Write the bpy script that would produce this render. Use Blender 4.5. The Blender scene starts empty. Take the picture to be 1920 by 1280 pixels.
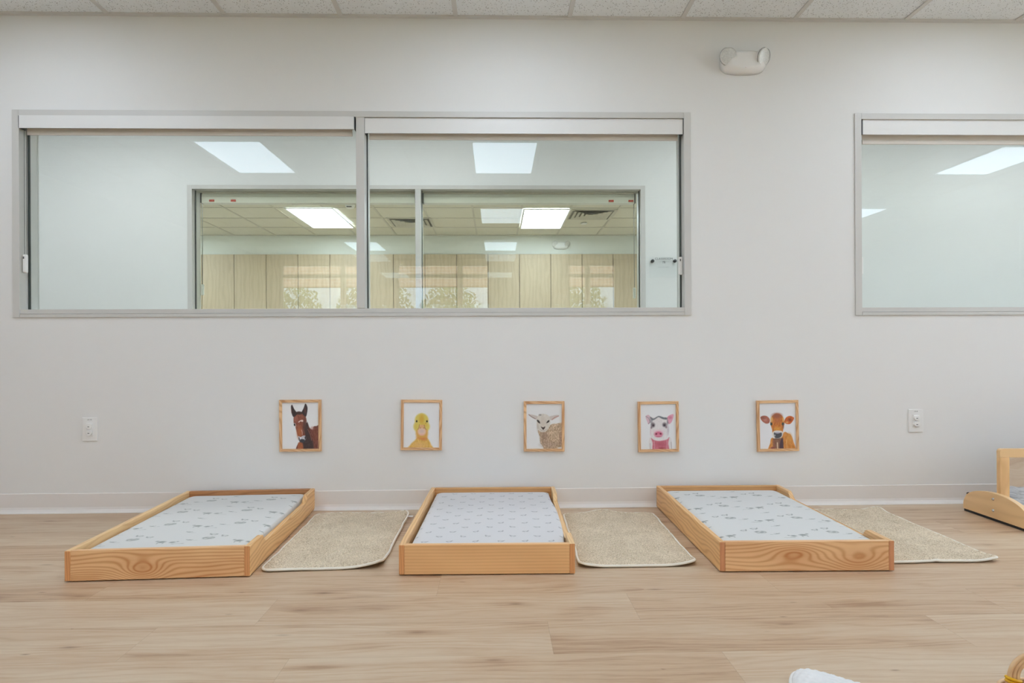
import bpy, bmesh, math, random
import numpy as np
from mathutils import Vector, Matrix
random.seed(7)
SC = bpy.context.scene
COL = SC.collection
PI = math.pi

# ------------------------------------------------------------------ camera, world, exposure
def setup_camera():
    yaw, roll = 0.02448, -0.00497
    f = Vector((math.sin(yaw), math.cos(yaw), 0)); r = Vector((math.cos(yaw), -math.sin(yaw), 0)); u = r.cross(f)
    r2 = math.cos(roll)*r + math.sin(roll)*u; u2 = -math.sin(roll)*r + math.cos(roll)*u
    cd = bpy.data.cameras.new('camera'); co = bpy.data.objects.new('camera', cd); COL.objects.link(co)
    m = Matrix(((r2.x, u2.x, -f.x), (r2.y, u2.y, -f.y), (r2.z, u2.z, -f.z))).to_4x4()
    m.translation = Vector((0, -3.3847, 0.8264))
    co.matrix_world = m
    cd.sensor_fit = 'HORIZONTAL'; cd.sensor_width = 36; cd.lens = 1183/1920*36
    cd.shift_x = 0; cd.shift_y = 23/1920
    cd.clip_start = 0.05
    SC.camera = co
setup_camera()
SC.view_settings.view_transform = 'Standard'
SC.view_settings.look = 'None'
SC.view_settings.gamma = 1
SC.view_settings.exposure = 0.19
SC.view_settings.use_curve_mapping = False
SC.cycles.use_denoising = True
SC.cycles.max_bounces = 8
SC.cycles.use_adaptive_sampling = True
SC.cycles.adaptive_threshold = 0.12
SC.cycles.adaptive_min_samples = 16
SC.cycles.diffuse_bounces = 5
SC.cycles.glossy_bounces = 5
SC.cycles.transparent_max_bounces = 16
SC.cycles.sample_clamp_indirect = 6
SC.cycles.caustics_reflective = False
SC.cycles.caustics_refractive = False
w = bpy.data.worlds.new('sky'); SC.world = w; w.use_nodes = True
w.node_tree.nodes['Background'].inputs[0].default_value = (0.72, 0.85, 1.0, 1)
w.node_tree.nodes['Background'].inputs[1].default_value = 4.5
ROOM_LIGHT, HALL_LIGHT, CLASS_LIGHT = 4.9, 5.2, 12.6      # brightness of the ceiling panels' diffusers

sd = bpy.data.lights.new('sun', 'SUN'); so = bpy.data.objects.new('sun', sd); COL.objects.link(so)
sd.energy = 10.0; sd.angle = 0.02; sd.color = (1.0, .96, .9); so.rotation_euler = (math.radians(-38), math.radians(12), 0)     # high, from behind the building

def lin(c):
    return tuple(((v/255)/12.92 if v/255 <= 0.04045 else ((v/255+0.055)/1.055)**2.4) for v in c)

# ------------------------------------------------------------------ material helpers
class NT:
    def __init__(s, name):
        s.m = bpy.data.materials.new(name); s.m.use_nodes = True
        s.t = s.m.node_tree; s.n = s.t.nodes; s.b = s.n['Principled BSDF']; s.out = s.n['Material Output']
    def new(s, typ, **kw):
        n = s.n.new(typ)
        for k, v in kw.items(): setattr(n, k, v)
        return n
    def link(s, a, b): s.t.links.new(a, b)
    def put(s, sock, v):
        if hasattr(v, 'is_output'): s.link(v, sock)
        else: sock.default_value = v
    def math(s, op, a, b=0.0, c=0.0):
        n = s.new('ShaderNodeMath', operation=op)
        s.put(n.inputs[0], a); s.put(n.inputs[1], b); s.put(n.inputs[2], c)
        return n.outputs[0]
    def add(s, *a):
        r = a[0]
        for x in a[1:]: r = s.math('ADD', r, x)
        return r
    def mul(s, a, b): return s.math('MULTIPLY', a, b)
    def obj(s):
        tc = s.new('ShaderNodeTexCoord'); sp = s.new('ShaderNodeSeparateXYZ'); s.link(tc.outputs['Object'], sp.inputs[0])
        return sp.outputs[0], sp.outputs[1], sp.outputs[2]
    def vec(s, x, y, z):
        c = s.new('ShaderNodeCombineXYZ'); s.put(c.inputs[0], x); s.put(c.inputs[1], y); s.put(c.inputs[2], z)
        return c.outputs[0]
    def noise(s, v, scale=1.0, detail=3.0, rough=0.5):
        n = s.new('ShaderNodeTexNoise'); s.link(v, n.inputs['Vector'])
        n.inputs['Scale'].default_value = scale; n.inputs['Detail'].default_value = detail; n.inputs['Roughness'].default_value = rough
        return n.outputs['Fac']
    def gauss(s, a, a0, sa, c, c0, sc, amp):
        da = s.math('DIVIDE', s.math('SUBTRACT', a, a0), sa); dc = s.math('DIVIDE', s.math('SUBTRACT', c, c0), sc)
        q = s.add(s.mul(da, da), s.mul(dc, dc))
        return s.mul(s.math('EXPONENT', s.mul(q, -1.0)), amp)
    def mix(s, fac, a, b):
        n = s.new('ShaderNodeMix', data_type='RGBA')
        s.put(n.inputs[0], fac); s.put(n.inputs[6], a if hasattr(a, 'is_output') else (*a, 1)); s.put(n.inputs[7], b if hasattr(b, 'is_output') else (*b, 1))
        return n.outputs[2]
    def ramp(s, f, stops, mode='LINEAR'):
        n = s.new('ShaderNodeValToRGB'); s.link(f, n.inputs[0]); cr = n.color_ramp; cr.interpolation = mode
        while len(cr.elements) < len(stops): cr.elements.new(0.5)
        for e, (p, c) in zip(cr.elements, stops): e.position = p; e.color = (*c, 1) if len(c) == 3 else c
        return n.outputs[0]
    def color(s, c): s.put(s.b.inputs['Base Color'], c if hasattr(c, 'is_output') else (*c, 1))
    def rough(s, r): s.put(s.b.inputs['Roughness'], r)
    def bump(s, h, strength=0.3, dist=0.002):
        n = s.new('ShaderNodeBump'); n.inputs['Strength'].default_value = strength; n.inputs['Distance'].default_value = dist
        s.link(h, n.inputs['Height']); s.link(n.outputs[0], s.b.inputs['Normal'])

def flat(name, rgb, rough=0.6, metal=0.0, var=0.03, scale=3.0, bump=0.0, bscale=300):
    t = NT(name); x, y, z = t.obj(); v = t.vec(x, y, z)
    c = lin(rgb); n = t.noise(v, scale, 2)
    t.color(t.mix(n, tuple(k*(1-var) for k in c), tuple(min(1, k*(1+var)) for k in c)))
    t.rough(rough); t.b.inputs['Metallic'].default_value = metal
    if bump: t.bump(t.noise(v, bscale, 2), bump, 0.001)
    return t.m

def emit(name, rgb, strength):
    t = NT(name); t.color((0.9, 0.9, 0.9))
    t.b.inputs['Emission Color'].default_value = (*rgb, 1); t.b.inputs['Emission Strength'].default_value = strength
    return t.m

def wood(name, light, dark, along='x', rings=60, knots=(), warp=1.0, seed=0.0, contrast=0.75, rough=0.45, sharp=2.2, tint=None):
    """pine grain: contour lines of a field that runs across the board and bulges around the knots"""
    t = NT(name); x, y, z = t.obj()
    if along == 'x': a, c = x, t.add(z, t.mul(y, 1.3))
    elif along == 'y': a, c = y, t.add(z, t.mul(x, 1.3))
    else: a, c = z, t.add(x, t.mul(y, 1.3))
    n1 = t.noise(t.vec(t.mul(a, 2.2), t.mul(c, 7.0), seed), 1.0, 2)
    F = t.add(t.mul(c, rings), t.mul(n1, 4.5*warp))
    for (a0, c0, sa, sc, amp) in knots:
        F = t.add(F, t.gauss(a, a0, sa, c, c0, sc, amp))
    s = t.math('ADD', t.mul(t.math('SINE', t.mul(F, 2*PI)), 0.5), 0.5)
    s = t.math('POWER', s, sharp)
    fib = t.noise(t.vec(t.mul(a, 9.0), t.mul(c, 420.0), seed+3), 1.0, 3)
    blot = t.noise(t.vec(t.mul(a, 3.5), t.mul(c, 12.0), seed+9), 1.0, 2)
    f = t.add(t.mul(s, 0.55*contrast), t.mul(fib, 0.35*contrast), t.mul(t.math('SUBTRACT', blot, 0.5), 0.9*contrast))
    for (a0, c0, sa, sc, amp) in knots:
        f = t.add(f, t.gauss(a, a0, sa*0.8, c, c0, sc*0.75, 0.28))
    L, D = lin(light), lin(dark)
    col = t.ramp(f, [(0.0, tuple(min(1, k*1.06) for k in L)), (0.45, tuple(l*.6+d*.4 for l, d in zip(L, D))), (1.0, D)])
    t.color(col); t.rough(rough); t.bump(fib, 0.08, 0.0005)
    return t.m

def glass_mat(name, tint, refl=1.0):
    t = NT(name); t.n.remove(t.b)
    tr = t.new('ShaderNodeBsdfTransparent'); tr.inputs[0].default_value = (*tint, 1)
    gl = t.new('ShaderNodeBsdfGlossy'); gl.inputs['Roughness'].default_value = 0.0; gl.inputs['Color'].default_value = (0.92, 0.98, 1, 1)
    lw = t.new('ShaderNodeLayerWeight'); lw.inputs['Blend'].default_value = 0.5
    fr = t.add(0.04, t.mul(t.math('POWER', lw.outputs['Facing'], 5.0), 0.96))
    mx = t.new('ShaderNodeMixShader')
    t.link(t.math('MULTIPLY', fr, refl), mx.inputs[0]); t.link(tr.outputs[0], mx.inputs[1]); t.link(gl.outputs[0], mx.inputs[2])
    t.link(mx.outputs[0], t.out.inputs[0])
    return t.m

def vcol_mat(name, rough=0.8, bump=0.0, bscale=600, sheen=0.0):
    t = NT(name); a = t.new('ShaderNodeVertexColor', layer_name='Col'); t.color(a.outputs[0]); t.rough(rough)
    if bump:
        x, y, z = t.obj(); t.bump(t.noise(t.vec(x, y, z), bscale, 2), bump, 0.001)
    return t.m

# ------------------------------------------------------------------ mesh helpers
def add_box(bm, x0, x1, y0, y1, z0, z1, bevel=0.0, mi=0, seg=2):
    vs = [bm.verts.new((x, y, z)) for x in (x0, x1) for y in (y0, y1) for z in (z0, z1)]
    F = [(0, 1, 3, 2), (4, 6, 7, 5), (0, 4, 5, 1), (2, 3, 7, 6), (0, 2, 6, 4), (1, 5, 7, 3)]
    fs = [bm.faces.new([vs[i] for i in f]) for f in F]
    for f in fs: f.material_index = mi
    if bevel:
        es = list({e for f in fs for e in f.edges})
        r = bmesh.ops.bevel(bm, geom=es, offset=bevel, segments=seg, profile=0.5, affect='EDGES')
        for f in r['faces']: f.material_index = mi
    return vs

def add_prism(bm, pts, axis, a0, a1, bevel=0.0, mi=0):
    """pts: outline in the two other axes (order x,y,z minus axis); extruded a0..a1 along axis"""
    def P(p, a):
        return {'x': (a, p[0], p[1]), 'y': (p[0], a, p[1]), 'z': (p[0], p[1], a)}[axis]
    v0 = [bm.verts.new(P(p, a0)) for p in pts]; v1 = [bm.verts.new(P(p, a1)) for p in pts]
    n = len(pts); fs = [bm.faces.new(v0), bm.faces.new(list(reversed(v1)))]
    for i in range(n):
        fs.append(bm.faces.new((v0[(i+1) % n], v0[i], v1[i], v1[(i+1) % n])))
    for f in fs: f.material_index = mi
    if bevel:
        es = list({e for f in fs[:2] for e in f.edges})
        bmesh.ops.bevel(bm, geom=es, offset=bevel, segments=2, profile=0.5, affect='EDGES')

def add_tube(bm, path, r, seg=8, closed=False, mi=0, upv=None):
    path = [Vector(p) for p in path]; n = len(path); rings = []
    for i, p in enumerate(path):
        a = path[(i-1) % n] if (closed or i > 0) else p; b = path[(i+1) % n] if (closed or i < n-1) else p
        d = (b-a).normalized(); up = Vector(upv) if upv else (Vector((0, 0, 1)) if abs(d.z) < 0.9 else Vector((1, 0, 0)))
        s = d.cross(up).normalized(); t = s.cross(d)
        rr = r[i] if isinstance(r, (list, tuple)) else r
        rings.append([bm.verts.new(p + (s*math.cos(2*PI*k/seg) + t*math.sin(2*PI*k/seg))*rr) for k in range(seg)])
    for i in range(n if closed else n-1):
        A, B = rings[i], rings[(i+1) % n]
        for k in range(seg):
            f = bm.faces.new((A[k], A[(k+1) % seg], B[(k+1) % seg], B[k])); f.material_index = mi; f.smooth = True
    if not closed:
        bm.faces.new(list(reversed(rings[0]))); bm.faces.new(rings[-1])

def add_lathe(bm, prof, origin, axis=(0, 0, 1), seg=32, mi=0):
    """prof: (radius, height) list along axis"""
    ax = Vector(axis).normalized(); up = Vector((0, 0, 1)) if abs(ax.z) < 0.9 else Vector((1, 0, 0))
    s = ax.cross(up).normalized(); t = s.cross(ax); o = Vector(origin); rings = []
    for r, h in prof:
        if r < 1e-6: rings.append([bm.verts.new(o+ax*h)])
        else: rings.append([bm.verts.new(o+ax*h+(s*math.cos(2*PI*k/seg)+t*math.sin(2*PI*k/seg))*r) for k in range(seg)])
    for A, B in zip(rings, rings[1:]):
        for k in range(seg):
            a = [A[k % len(A)], A[(k+1) % len(A)]]; b = [B[(k+1) % len(B)], B[k % len(B)]]
            vs = []
            for v in a+b:
                if v not in vs: vs.append(v)
            if len(vs) > 2:
                f = bm.faces.new(vs); f.material_index = mi; f.smooth = True

def obj(name, bm, mats, parent=None, loc=None, rot=None):
    me = bpy.data.meshes.new(name)
    if isinstance(bm, bmesh.types.BMesh):
        bmesh.ops.recalc_face_normals(bm, faces=bm.faces); bm.to_mesh(me); bm.free()
    else: me = bm
    for m in (mats if isinstance(mats, (list, tuple)) else [mats]): me.materials.append(m)
    o = bpy.data.objects.new(name, me); COL.objects.link(o)
    if parent: o.parent = parent
    if loc: o.location = loc
    if rot: o.rotation_euler = rot
    return o
def tag(o, label, cat, group=None, kind=None):
    o['label'] = label; o['category'] = cat
    if group: o['group'] = group
    if kind: o['kind'] = kind
    return o
def thing(name, label, cat, loc=(0, 0, 0), rz=0, group=None):
    o = bpy.data.objects.new(name, None); COL.objects.link(o); o.location = loc; o.rotation_euler = (0, 0, rz)
    o.empty_display_size = 0.05
    return tag(o, label, cat, group)
def struct(name, bm, mats, parent=None):
    o = obj(name, bm, mats, parent)
    if not parent: o['kind'] = 'structure'
    return o
def dup(root, loc=None, rz=None, label=None, group=None):
    def cp(o, parent):
        c = o.copy(); COL.objects.link(c)
        if parent: c.parent = parent
        for ch in list(o.children): cp(ch, c)
        return c
    kids = list(root.children); r = root.copy(); COL.objects.link(r)
    for ch in kids: cp(ch, r)
    if loc: r.location = loc
    if rz is not None: r.rotation_euler = (0, 0, rz)
    if label: r['label'] = label
    if group: r['group'] = group
    return r
def B(): return bmesh.new()

def grid_mesh(name, nx, ny, P, col=None, smooth=True):
    """P: (ny,nx,3) array of points -> quad grid; col: (ny,nx,3) linear colours"""
    me = bpy.data.meshes.new(name); V = P.reshape(-1, 3)
    i, j = np.meshgrid(np.arange(nx-1), np.arange(ny-1)); a = (j*nx+i).ravel()
    F = np.stack([a, a+1, a+nx+1, a+nx], 1)
    me.vertices.add(len(V)); me.vertices.foreach_set('co', V.astype(np.float32).ravel())
    me.loops.add(F.size); me.loops.foreach_set('vertex_index', F.astype(np.int32).ravel())
    me.polygons.add(len(F)); me.polygons.foreach_set('loop_start', np.arange(0, F.size, 4, dtype=np.int32))
    if smooth: me.polygons.foreach_set('use_smooth', np.ones(len(F), dtype=bool))
    me.update(calc_edges=True); me.validate()
    if col is not None:
        at = me.color_attributes.new('Col', 'FLOAT_COLOR', 'POINT')
        c = np.ones((len(V), 4), np.float32); c[:, :3] = col.reshape(-1, 3); at.data.foreach_set('color', c.ravel())
    return me

def vnoise(x, y, seed=0):
    """smooth value noise on arrays"""
    rs = np.random.RandomState(seed); T = rs.rand(256, 256)
    xi, yi = np.floor(x).astype(int), np.floor(y).astype(int); fx, fy = x-xi, y-yi
    fx = fx*fx*(3-2*fx); fy = fy*fy*(3-2*fy)
    g = lambda a, b: T[a % 256, b % 256]
    return (g(xi, yi)*(1-fx)+g(xi+1, yi)*fx)*(1-fy)+(g(xi, yi+1)*(1-fx)+g(xi+1, yi+1)*fx)*fy

# ------------------------------------------------------------------ shared materials
M_wall = flat('wall_paint', (233, 232, 230), 0.75, var=0.012, scale=0.6, bump=0.05, bscale=250)
M_wall2 = flat('corridor_paint', (236, 237, 235), 0.7, var=0.01, scale=0.6)
M_base = flat('vinyl_base', (232, 227, 223), 0.45, var=0.02)
M_frame = flat('silver_frame_paint', (209, 207, 203), 0.38, var=0.01)
M_gasket = flat('dark_gasket', (60, 66, 62), 0.6)
M_shade = flat('white_shade_metal', (232, 231, 229), 0.4, var=0.008)
M_hem = flat('beige_hem_bar', (220, 212, 202), 0.5, var=0.01)
M_bracket = flat('grey_bracket', (95, 95, 97), 0.4, 0.4)
M_chain = flat('grey_bead_chain', (120, 122, 120), 0.35, 0.5)
M_white = flat('white_plastic', (238, 237, 235), 0.35, var=0.005)
M_black = flat('black_rubber', (30, 30, 32), 0.6)
M_bolt = flat('steel_bolt', (200, 198, 195), 0.25, 1.0)
M_red = flat('red_sticker', (196, 62, 40), 0.6)
M_grid = flat('ceiling_grid_paint', (214, 213, 211), 0.5, var=0.01)
M_glass = glass_mat('window_glass', (0.955, 0.982, 0.978), 0.85)
M_glass2 = glass_mat('window_glass_olive', (0.955, 0.962, 0.915), 0.35)
M_clear = glass_mat('clear_acrylic', (0.985, 0.99, 0.99), 0.8)

def ceiling_tile_mat():
    t = NT('acoustic_tile'); x, y, z = t.obj(); v = t.vec(x, y, z)
    vo = t.new('ShaderNodeTexVoronoi'); t.link(v, vo.inputs['Vector']); vo.inputs['Scale'].default_value = 110
    pit = t.math('LESS_THAN', vo.outputs['Distance'], 0.27)
    msk = t.math('GREATER_THAN', t.noise(v, 60, 2), 0.5)
    pit = t.mul(pit, msk)
    t.color(t.mix(t.mul(pit, 0.75), t.mix(t.noise(v, 25, 3), lin((234, 238, 241)), lin((242, 246, 249))), lin((120, 120, 118))))
    t.rough(0.95); t.bump(t.math('SUBTRACT', 1.0, pit), 0.5, 0.002)
    return t.m
M_tile = ceiling_tile_mat()

def floor_mat():
    t = NT('oak_vinyl_plank')
    uv = t.new('ShaderNodeUVMap', uv_map='plank'); sp = t.new('ShaderNodeSeparateXYZ'); t.link(uv.outputs[0], sp.inputs[0])
    at = t.new('ShaderNodeVertexColor', layer_name='pid'); sc = t.new('ShaderNodeSeparateColor'); t.link(at.outputs[0], sc.inputs[0])
    r1, r2, r3 = sc.outputs[0], sc.outputs[1], sc.outputs[2]
    x, y = sp.outputs[0], sp.outputs[1]          # metres along / across one plank
    ox = t.add(x, t.mul(r1, 40.0)); oz = t.mul(r2, 50.0)
    n1 = t.noise(t.vec(t.mul(ox, 1.3), t.mul(y, 10.0), oz), 1.0, 3, 0.55)      # broad cathedral bands
    F = t.add(t.mul(y, 34.0), t.mul(n1, 6.0))
    ring = t.math('ADD', t.mul(t.math('SINE', t.mul(F, 2*PI)), 0.5), 0.5)
    fib = t.noise(t.vec(t.mul(ox, 13.0), t.mul(y, 300.0), oz), 1.0, 4, 0.65)
    band = t.noise(t.vec(t.mul(ox, 0.9), t.mul(y, 16.0), t.add(oz, 7.0)), 1.0, 2)
    # sparse knots: dark specks stretched along the grain
    vo = t.new('ShaderNodeTexVoronoi'); t.link(t.vec(t.mul(ox, 2.6), t.mul(y, 9.0), oz), vo.inputs['Vector']); vo.inputs['Scale'].default_value = 1.25
    vo.inputs['Randomness'].default_value = 1.0
    kn = t.math('SUBTRACT', 1.0, t.math('DIVIDE', vo.outputs['Distance'], 0.13)); kn = t.math('MAXIMUM', kn, 0.0)
    kn = t.mul(t.math('POWER', kn, 1.5), t.math('GREATER_THAN', t.noise(t.vec(t.mul(ox, 1.1), t.mul(y, 4.0), oz), 1.0, 1), 0.42))
    halo = t.math('MAXIMUM', t.math('SUBTRACT', 1.0, t.math('DIVIDE', vo.outputs['Distance'], 0.42)), 0.0)
    halo = t.mul(halo, t.math('GREATER_THAN', t.noise(t.vec(t.mul(ox, 1.1), t.mul(y, 4.0), oz), 1.0, 1), 0.5))
    f = t.add(t.mul(t.math('POWER', ring, 2.0), 0.17), t.mul(t.math('SUBTRACT', fib, 0.5), 0.62), t.mul(t.math('SUBTRACT', band, 0.5), 0.9), t.mul(r3, 0.22), t.mul(halo, 0.35), 0.40)
    col = t.ramp(f, [(0.0, lin((216, 199, 176))), (0.35, lin((209, 187, 160))), (0.7, lin((196, 166, 135))), (1.0, lin((170, 136, 106)))])
    v2 = t.new('ShaderNodeTexVoronoi'); t.link(t.vec(t.mul(ox, 5.0), t.mul(y, 17.0), t.add(oz, 3.0)), v2.inputs['Vector']); v2.inputs['Scale'].default_value = 1.0
    sp2 = t.math('MAXIMUM', t.math('SUBTRACT', 1.0, t.math('DIVIDE', v2.outputs['Distance'], 0.085)), 0.0)
    sp2 = t.mul(sp2, t.math('GREATER_THAN', t.noise(t.vec(t.mul(ox, 2.0), t.mul(y, 9.0), oz), 1.0, 1), 0.48))
    col = t.mix(t.mul(t.math('MAXIMUM', kn, t.mul(sp2, 1.1)), 0.8), col, lin((118, 88, 64)))
    ed = t.math('LESS_THAN', t.math('MINIMUM', sc.outputs[0], 2.0), -1.0)
    uv2 = t.new('ShaderNodeUVMap', uv_map='edge'); s2 = t.new('ShaderNodeSeparateXYZ'); t.link(uv2.outputs[0], s2.inputs[0])
    # distance in metres to the nearest plank edge, carried by a second map (x: to ends, y: to sides)
    ex = t.math('SUBTRACT', 0.5, t.math('ABSOLUTE', t.math('SUBTRACT', s2.outputs[0], 0.5)))
    ey = t.math('SUBTRACT', 0.5, t.math('ABSOLUTE', t.math('SUBTRACT', s2.outputs[1], 0.5)))
    seam = t.math('MAXIMUM', t.math('LESS_THAN', t.mul(ex, 1.187), 0.0010), t.math('LESS_THAN', t.mul(ey, 0.215), 0.0008))
    t.color(t.mix(t.mul(seam, 0.2), col, lin((120, 95, 72))))
    t.put(t.b.inputs['Roughness'], t.add(0.34, t.mul(fib, 0.12)))
    t.b.inputs['Specular IOR Level'].default_value = 0.42
    t.bump(t.add(t.mul(fib, 0.6), t.mul(seam, -1.0)), 0.10, 0.0006)
    return t.m
M_floor = floor_mat()
M_floor2 = flat('corridor_floor', (196, 184, 168), 0.4, var=0.05)

# ------------------------------------------------------------------ the nap room: floor, walls, ceiling
XL, XR, YB, HC = -4.6, 6.6, -9.4, 2.63
def build_floor():
    W, L = 0.215, 1.187
    joints = {0: -0.21, 1: -0.745, 2: 0.153-L, 3: -0.568}      # row index counted from y=-1.222 row downwards
    bm = B(); uv = bm.loops.layers.uv.new('plank'); ue = bm.loops.layers.uv.new('edge'); pid = bm.loops.layers.float_color.new('pid')
    rnd = random.Random(11)
    k = -6
    while True:
        y1 = -1.008 - k*W; y0 = y1 - W
        if y1 < YB: break
        if y0 > 0.01: k += 1; continue
        j = joints.get(k, rnd.uniform(0, L)); x = j - math.ceil((j-XL)/L)*L
        while x < XR:
            xa, xb = max(x, XL), min(x+L, XR); ya, yb = max(y0, YB), min(y1, 0.0)
            if xb > xa and yb > ya:
                vs = [bm.verts.new((px, py, 0)) for px, py in ((xa, ya), (xb, ya), (xb, yb), (xa, yb))]
                f = bm.faces.new(vs); c = (rnd.random(), rnd.random(), rnd.random(), 1)
                for lp in f.loops:
                    lp[uv].uv = (lp.vert.co.x-x, lp.vert.co.y-y0); lp[pid] = c
                    lp[ue].uv = ((lp.vert.co.x-x)/L, (lp.vert.co.y-y0)/W)
            x += L
        k += 1
    # slab below
    add_box(bm, XL, XR, YB, 0, -0.08, -0.004)
    for f in bm.faces:
        if len(f.loops) and f.calc_center_median().z < -0.003: f.material_index = 1
    struct('floor', bm, [M_floor, M_floor2])
build_floor()

T = 0.13
W1 = (-2.54, 1.052, 1.030, 2.122); W2 = (1.950, 5.54, 1.026, 2.122); W3 = (-2.405, 1.185, 1.045, 2.155)
def wall_with_holes(name, x0, x1, z0, z1, y0, y1, holes, mat):
    bm = B(); xs = x0
    for (a, b, c, d) in holes:
        add_box(bm, xs, a, y0, y1, z0, z1); add_box(bm, a, b, y0, y1, z0, c); add_box(bm, a, b, y0, y1, d, z1); xs = b
    add_box(bm, xs, x1, y0, y1, z0, z1)
    return struct(name, bm, mat)
I = 0.01
wall_with_holes('wall_back', -8.1, 8.1, 0, HC+.1, 0, T, [(W1[0]+I, W1[1]-I, W1[2]+I, W1[3]-I), (W2[0]+I, W2[1]-I, W2[2]+I, W2[3]-I)], M_wall)
bm = B(); add_box(bm, XL-.1, XL, YB-.1, 0, 0, HC+.1); struct('wall_left', bm, M_wall)
bm = B(); RY = (-4.3, -1.5, .5, 2.35)
add_box(bm, XR, XR+.1, YB-.1, RY[0], 0, HC+.1); add_box(bm, XR, XR+.1, RY[1], 0, 0, HC+.1)
add_box(bm, XR, XR+.1, RY[0], RY[1], 0, RY[2]); add_box(bm, XR, XR+.1, RY[0], RY[1], RY[3], HC+.1); struct('wall_right', bm, M_wall)
bm = B()
for q in ((RY[0], RY[0]+.06, RY[2], RY[3]), (RY[1]-.06, RY[1], RY[2], RY[3]), (RY[0]+.06, RY[1]-.06, RY[2], RY[2]+.06), (RY[0]+.06, RY[1]-.06, RY[3]-.06, RY[3]), (-2.93, -2.87, RY[2]+.06, RY[3]-.06)): add_box(bm, XR+.02, XR+.08, *q)
fr = struct('window_7', bm, M_shade); bm = B(); add_box(bm, XR+.047, XR+.053, RY[0]+.03, RY[1]-.03, RY[2]+.03, RY[3]-.03); obj('glass_pane', bm, M_clear, fr)  # unseen side window, added to let more daylight onto the ceiling
FH = [(-5.0+.6, -2.5, .45, 2.56), (-2.05, -0.12, .45, 2.56), (1.45, 2.5, .45, 2.56)]
wall_with_holes('wall_front', XL-.1, XR+.1, 0, HC+.1, YB-.12, YB, FH, M_wall)

def ceiling(name, x0, x1, y0, y1, z, tx, ty, mt=M_tile, mg=M_grid):
    bm = B(); add_box(bm, x0, x1, y0, y1, z, z+.05); c = struct(name, bm, mt)
    bm = B()
    x = tx - math.floor((tx-x0)/.6096)*.6096
    while x < x1: add_box(bm, x-.012, x+.012, y0, y1, z-.006, z); x += .6096
    y = ty - math.floor((ty-y0)/.6096)*.6096
    while y < y1: add_box(bm, x0, x1, y-.012, y+.012, z-.0055, z); y += .6096
    obj('ceiling_grid', bm, mg, c)
    bm = B(); add_box(bm, x0, x1, y1-.022, y1, z-.01, z); add_box(bm, x0, x1, y0, y0+.022, z-.01, z)
    obj('wall_angle', bm, mg, c)
    return c
ceiling('ceiling', XL, XR, YB, 0.0, HC, 0.400, -2.75)

# vinyl cove base, with its toe flaring out onto the floor
def cove(name, x0, x1):
    bm = B(); pr = [(0, 0), (-.022, 0), (-.0215, .003), (-.012, .011), (-.0065, .018), (-.0035, .03), (-.0035, .1), (-.002, .1025), (0, .1025)]
    add_prism(bm, pr, 'x', x0, x1)
    struct(name, bm, M_base)
cove('baseboard_back', XL, XR)
bm = B(); add_box(bm, XL, XL+.005, YB, 0, 0, .1); struct('baseboard_left', bm, M_base)
bm = B(); add_box(bm, XR-.005, XR, YB, 0, 0, .1); struct('baseboard_right', bm, M_base)

# ------------------------------------------------------------------ interior windows
def window(name, W, y0, y1, mullions, flip=False, glass=M_glass, yg=None, tilt=0.0):
    """aluminium frame lining the opening, casing strip proud of both wall faces, panes in the middle"""
    x0, x1, z0, z1 = W; bm = B(); cs = .036; pr = .008
    for ya, yb in ((y0-pr, y0), (y1, y1+pr)):
        add_box(bm, x0, x0+cs, ya, yb, z0, z1, .001); add_box(bm, x1-cs, x1, ya, yb, z0, z1, .001)
        add_box(bm, x0+cs+.0008, x1-cs-.0008, ya, yb, z1-.031, z1, .001); add_box(bm, x0+cs+.0008, x1-cs-.0008, ya, yb, z0, z0+.017, .001)
    # jambs, head and sill of the reveal
    add_box(bm, x0+.010, x0+cs-.002, y0, y1, z0+.0, z1); add_box(bm, x1-cs+.002, x1-.010, y0, y1, z0, z1)
    add_box(bm, x0+cs-.002, x1-cs+.002, y0, y1, z1-.029, z1-.010); add_box(bm, x0+cs-.002, x1-cs+.002, y0, y1, z0+.010, z0+.020)
    # glazing stops
    ym = (y0+y1)/2 if yg is None else yg
    add_box(bm, x0+cs-.001, x1-cs+.001, y0-.004, y1+.004, z0+.0185, z0+.042, .001)
    fr = struct(name, bm, M_frame)
    xs = [x0+cs] + mullions + [x1-cs]
    for m in mullions:
        bm = B(); add_box(bm, m-.022, m+.022, y0-.006, y1+.006, z0+.043, z1-.030, .0015); obj('mullion', bm, M_frame, fr)
    for a, b in zip(xs, xs[1:]):
        a2 = a if a == xs[0] else a+.022; b2 = b if b == xs[-1] else b-.022
        bm = B(); g = 3.0e-3
        add_box(bm, a2, b2, -g, g, z0+.03, z1-.02)
        p = obj('glass_pane', bm, glass, fr)
        zc = (z0+z1)/2; p.data.transform(Matrix.Translation((0, 0, -zc))); p.location = (0, ym, zc); p.rotation_euler = (tilt, 0, 0)
        for s, xx in ((1, a2), (-1, b2)):
            bm = B(); add_box(bm, *sorted((xx-s*.001, xx+s*.005)), ym-.006, ym+.006, z0+.03, z1-.03); obj('gasket', bm, M_gasket, fr)
    return fr
window('window_1', W1, 0, T, [-.721], yg=.062, tilt=.007)
window('window_2', W2, 0, T, [3.745], yg=.062, tilt=.007)
YC = 1.6
window('window_3', W3, YC, YC+T, [-.612], yg=YC+.05, glass=M_glass2)

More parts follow.
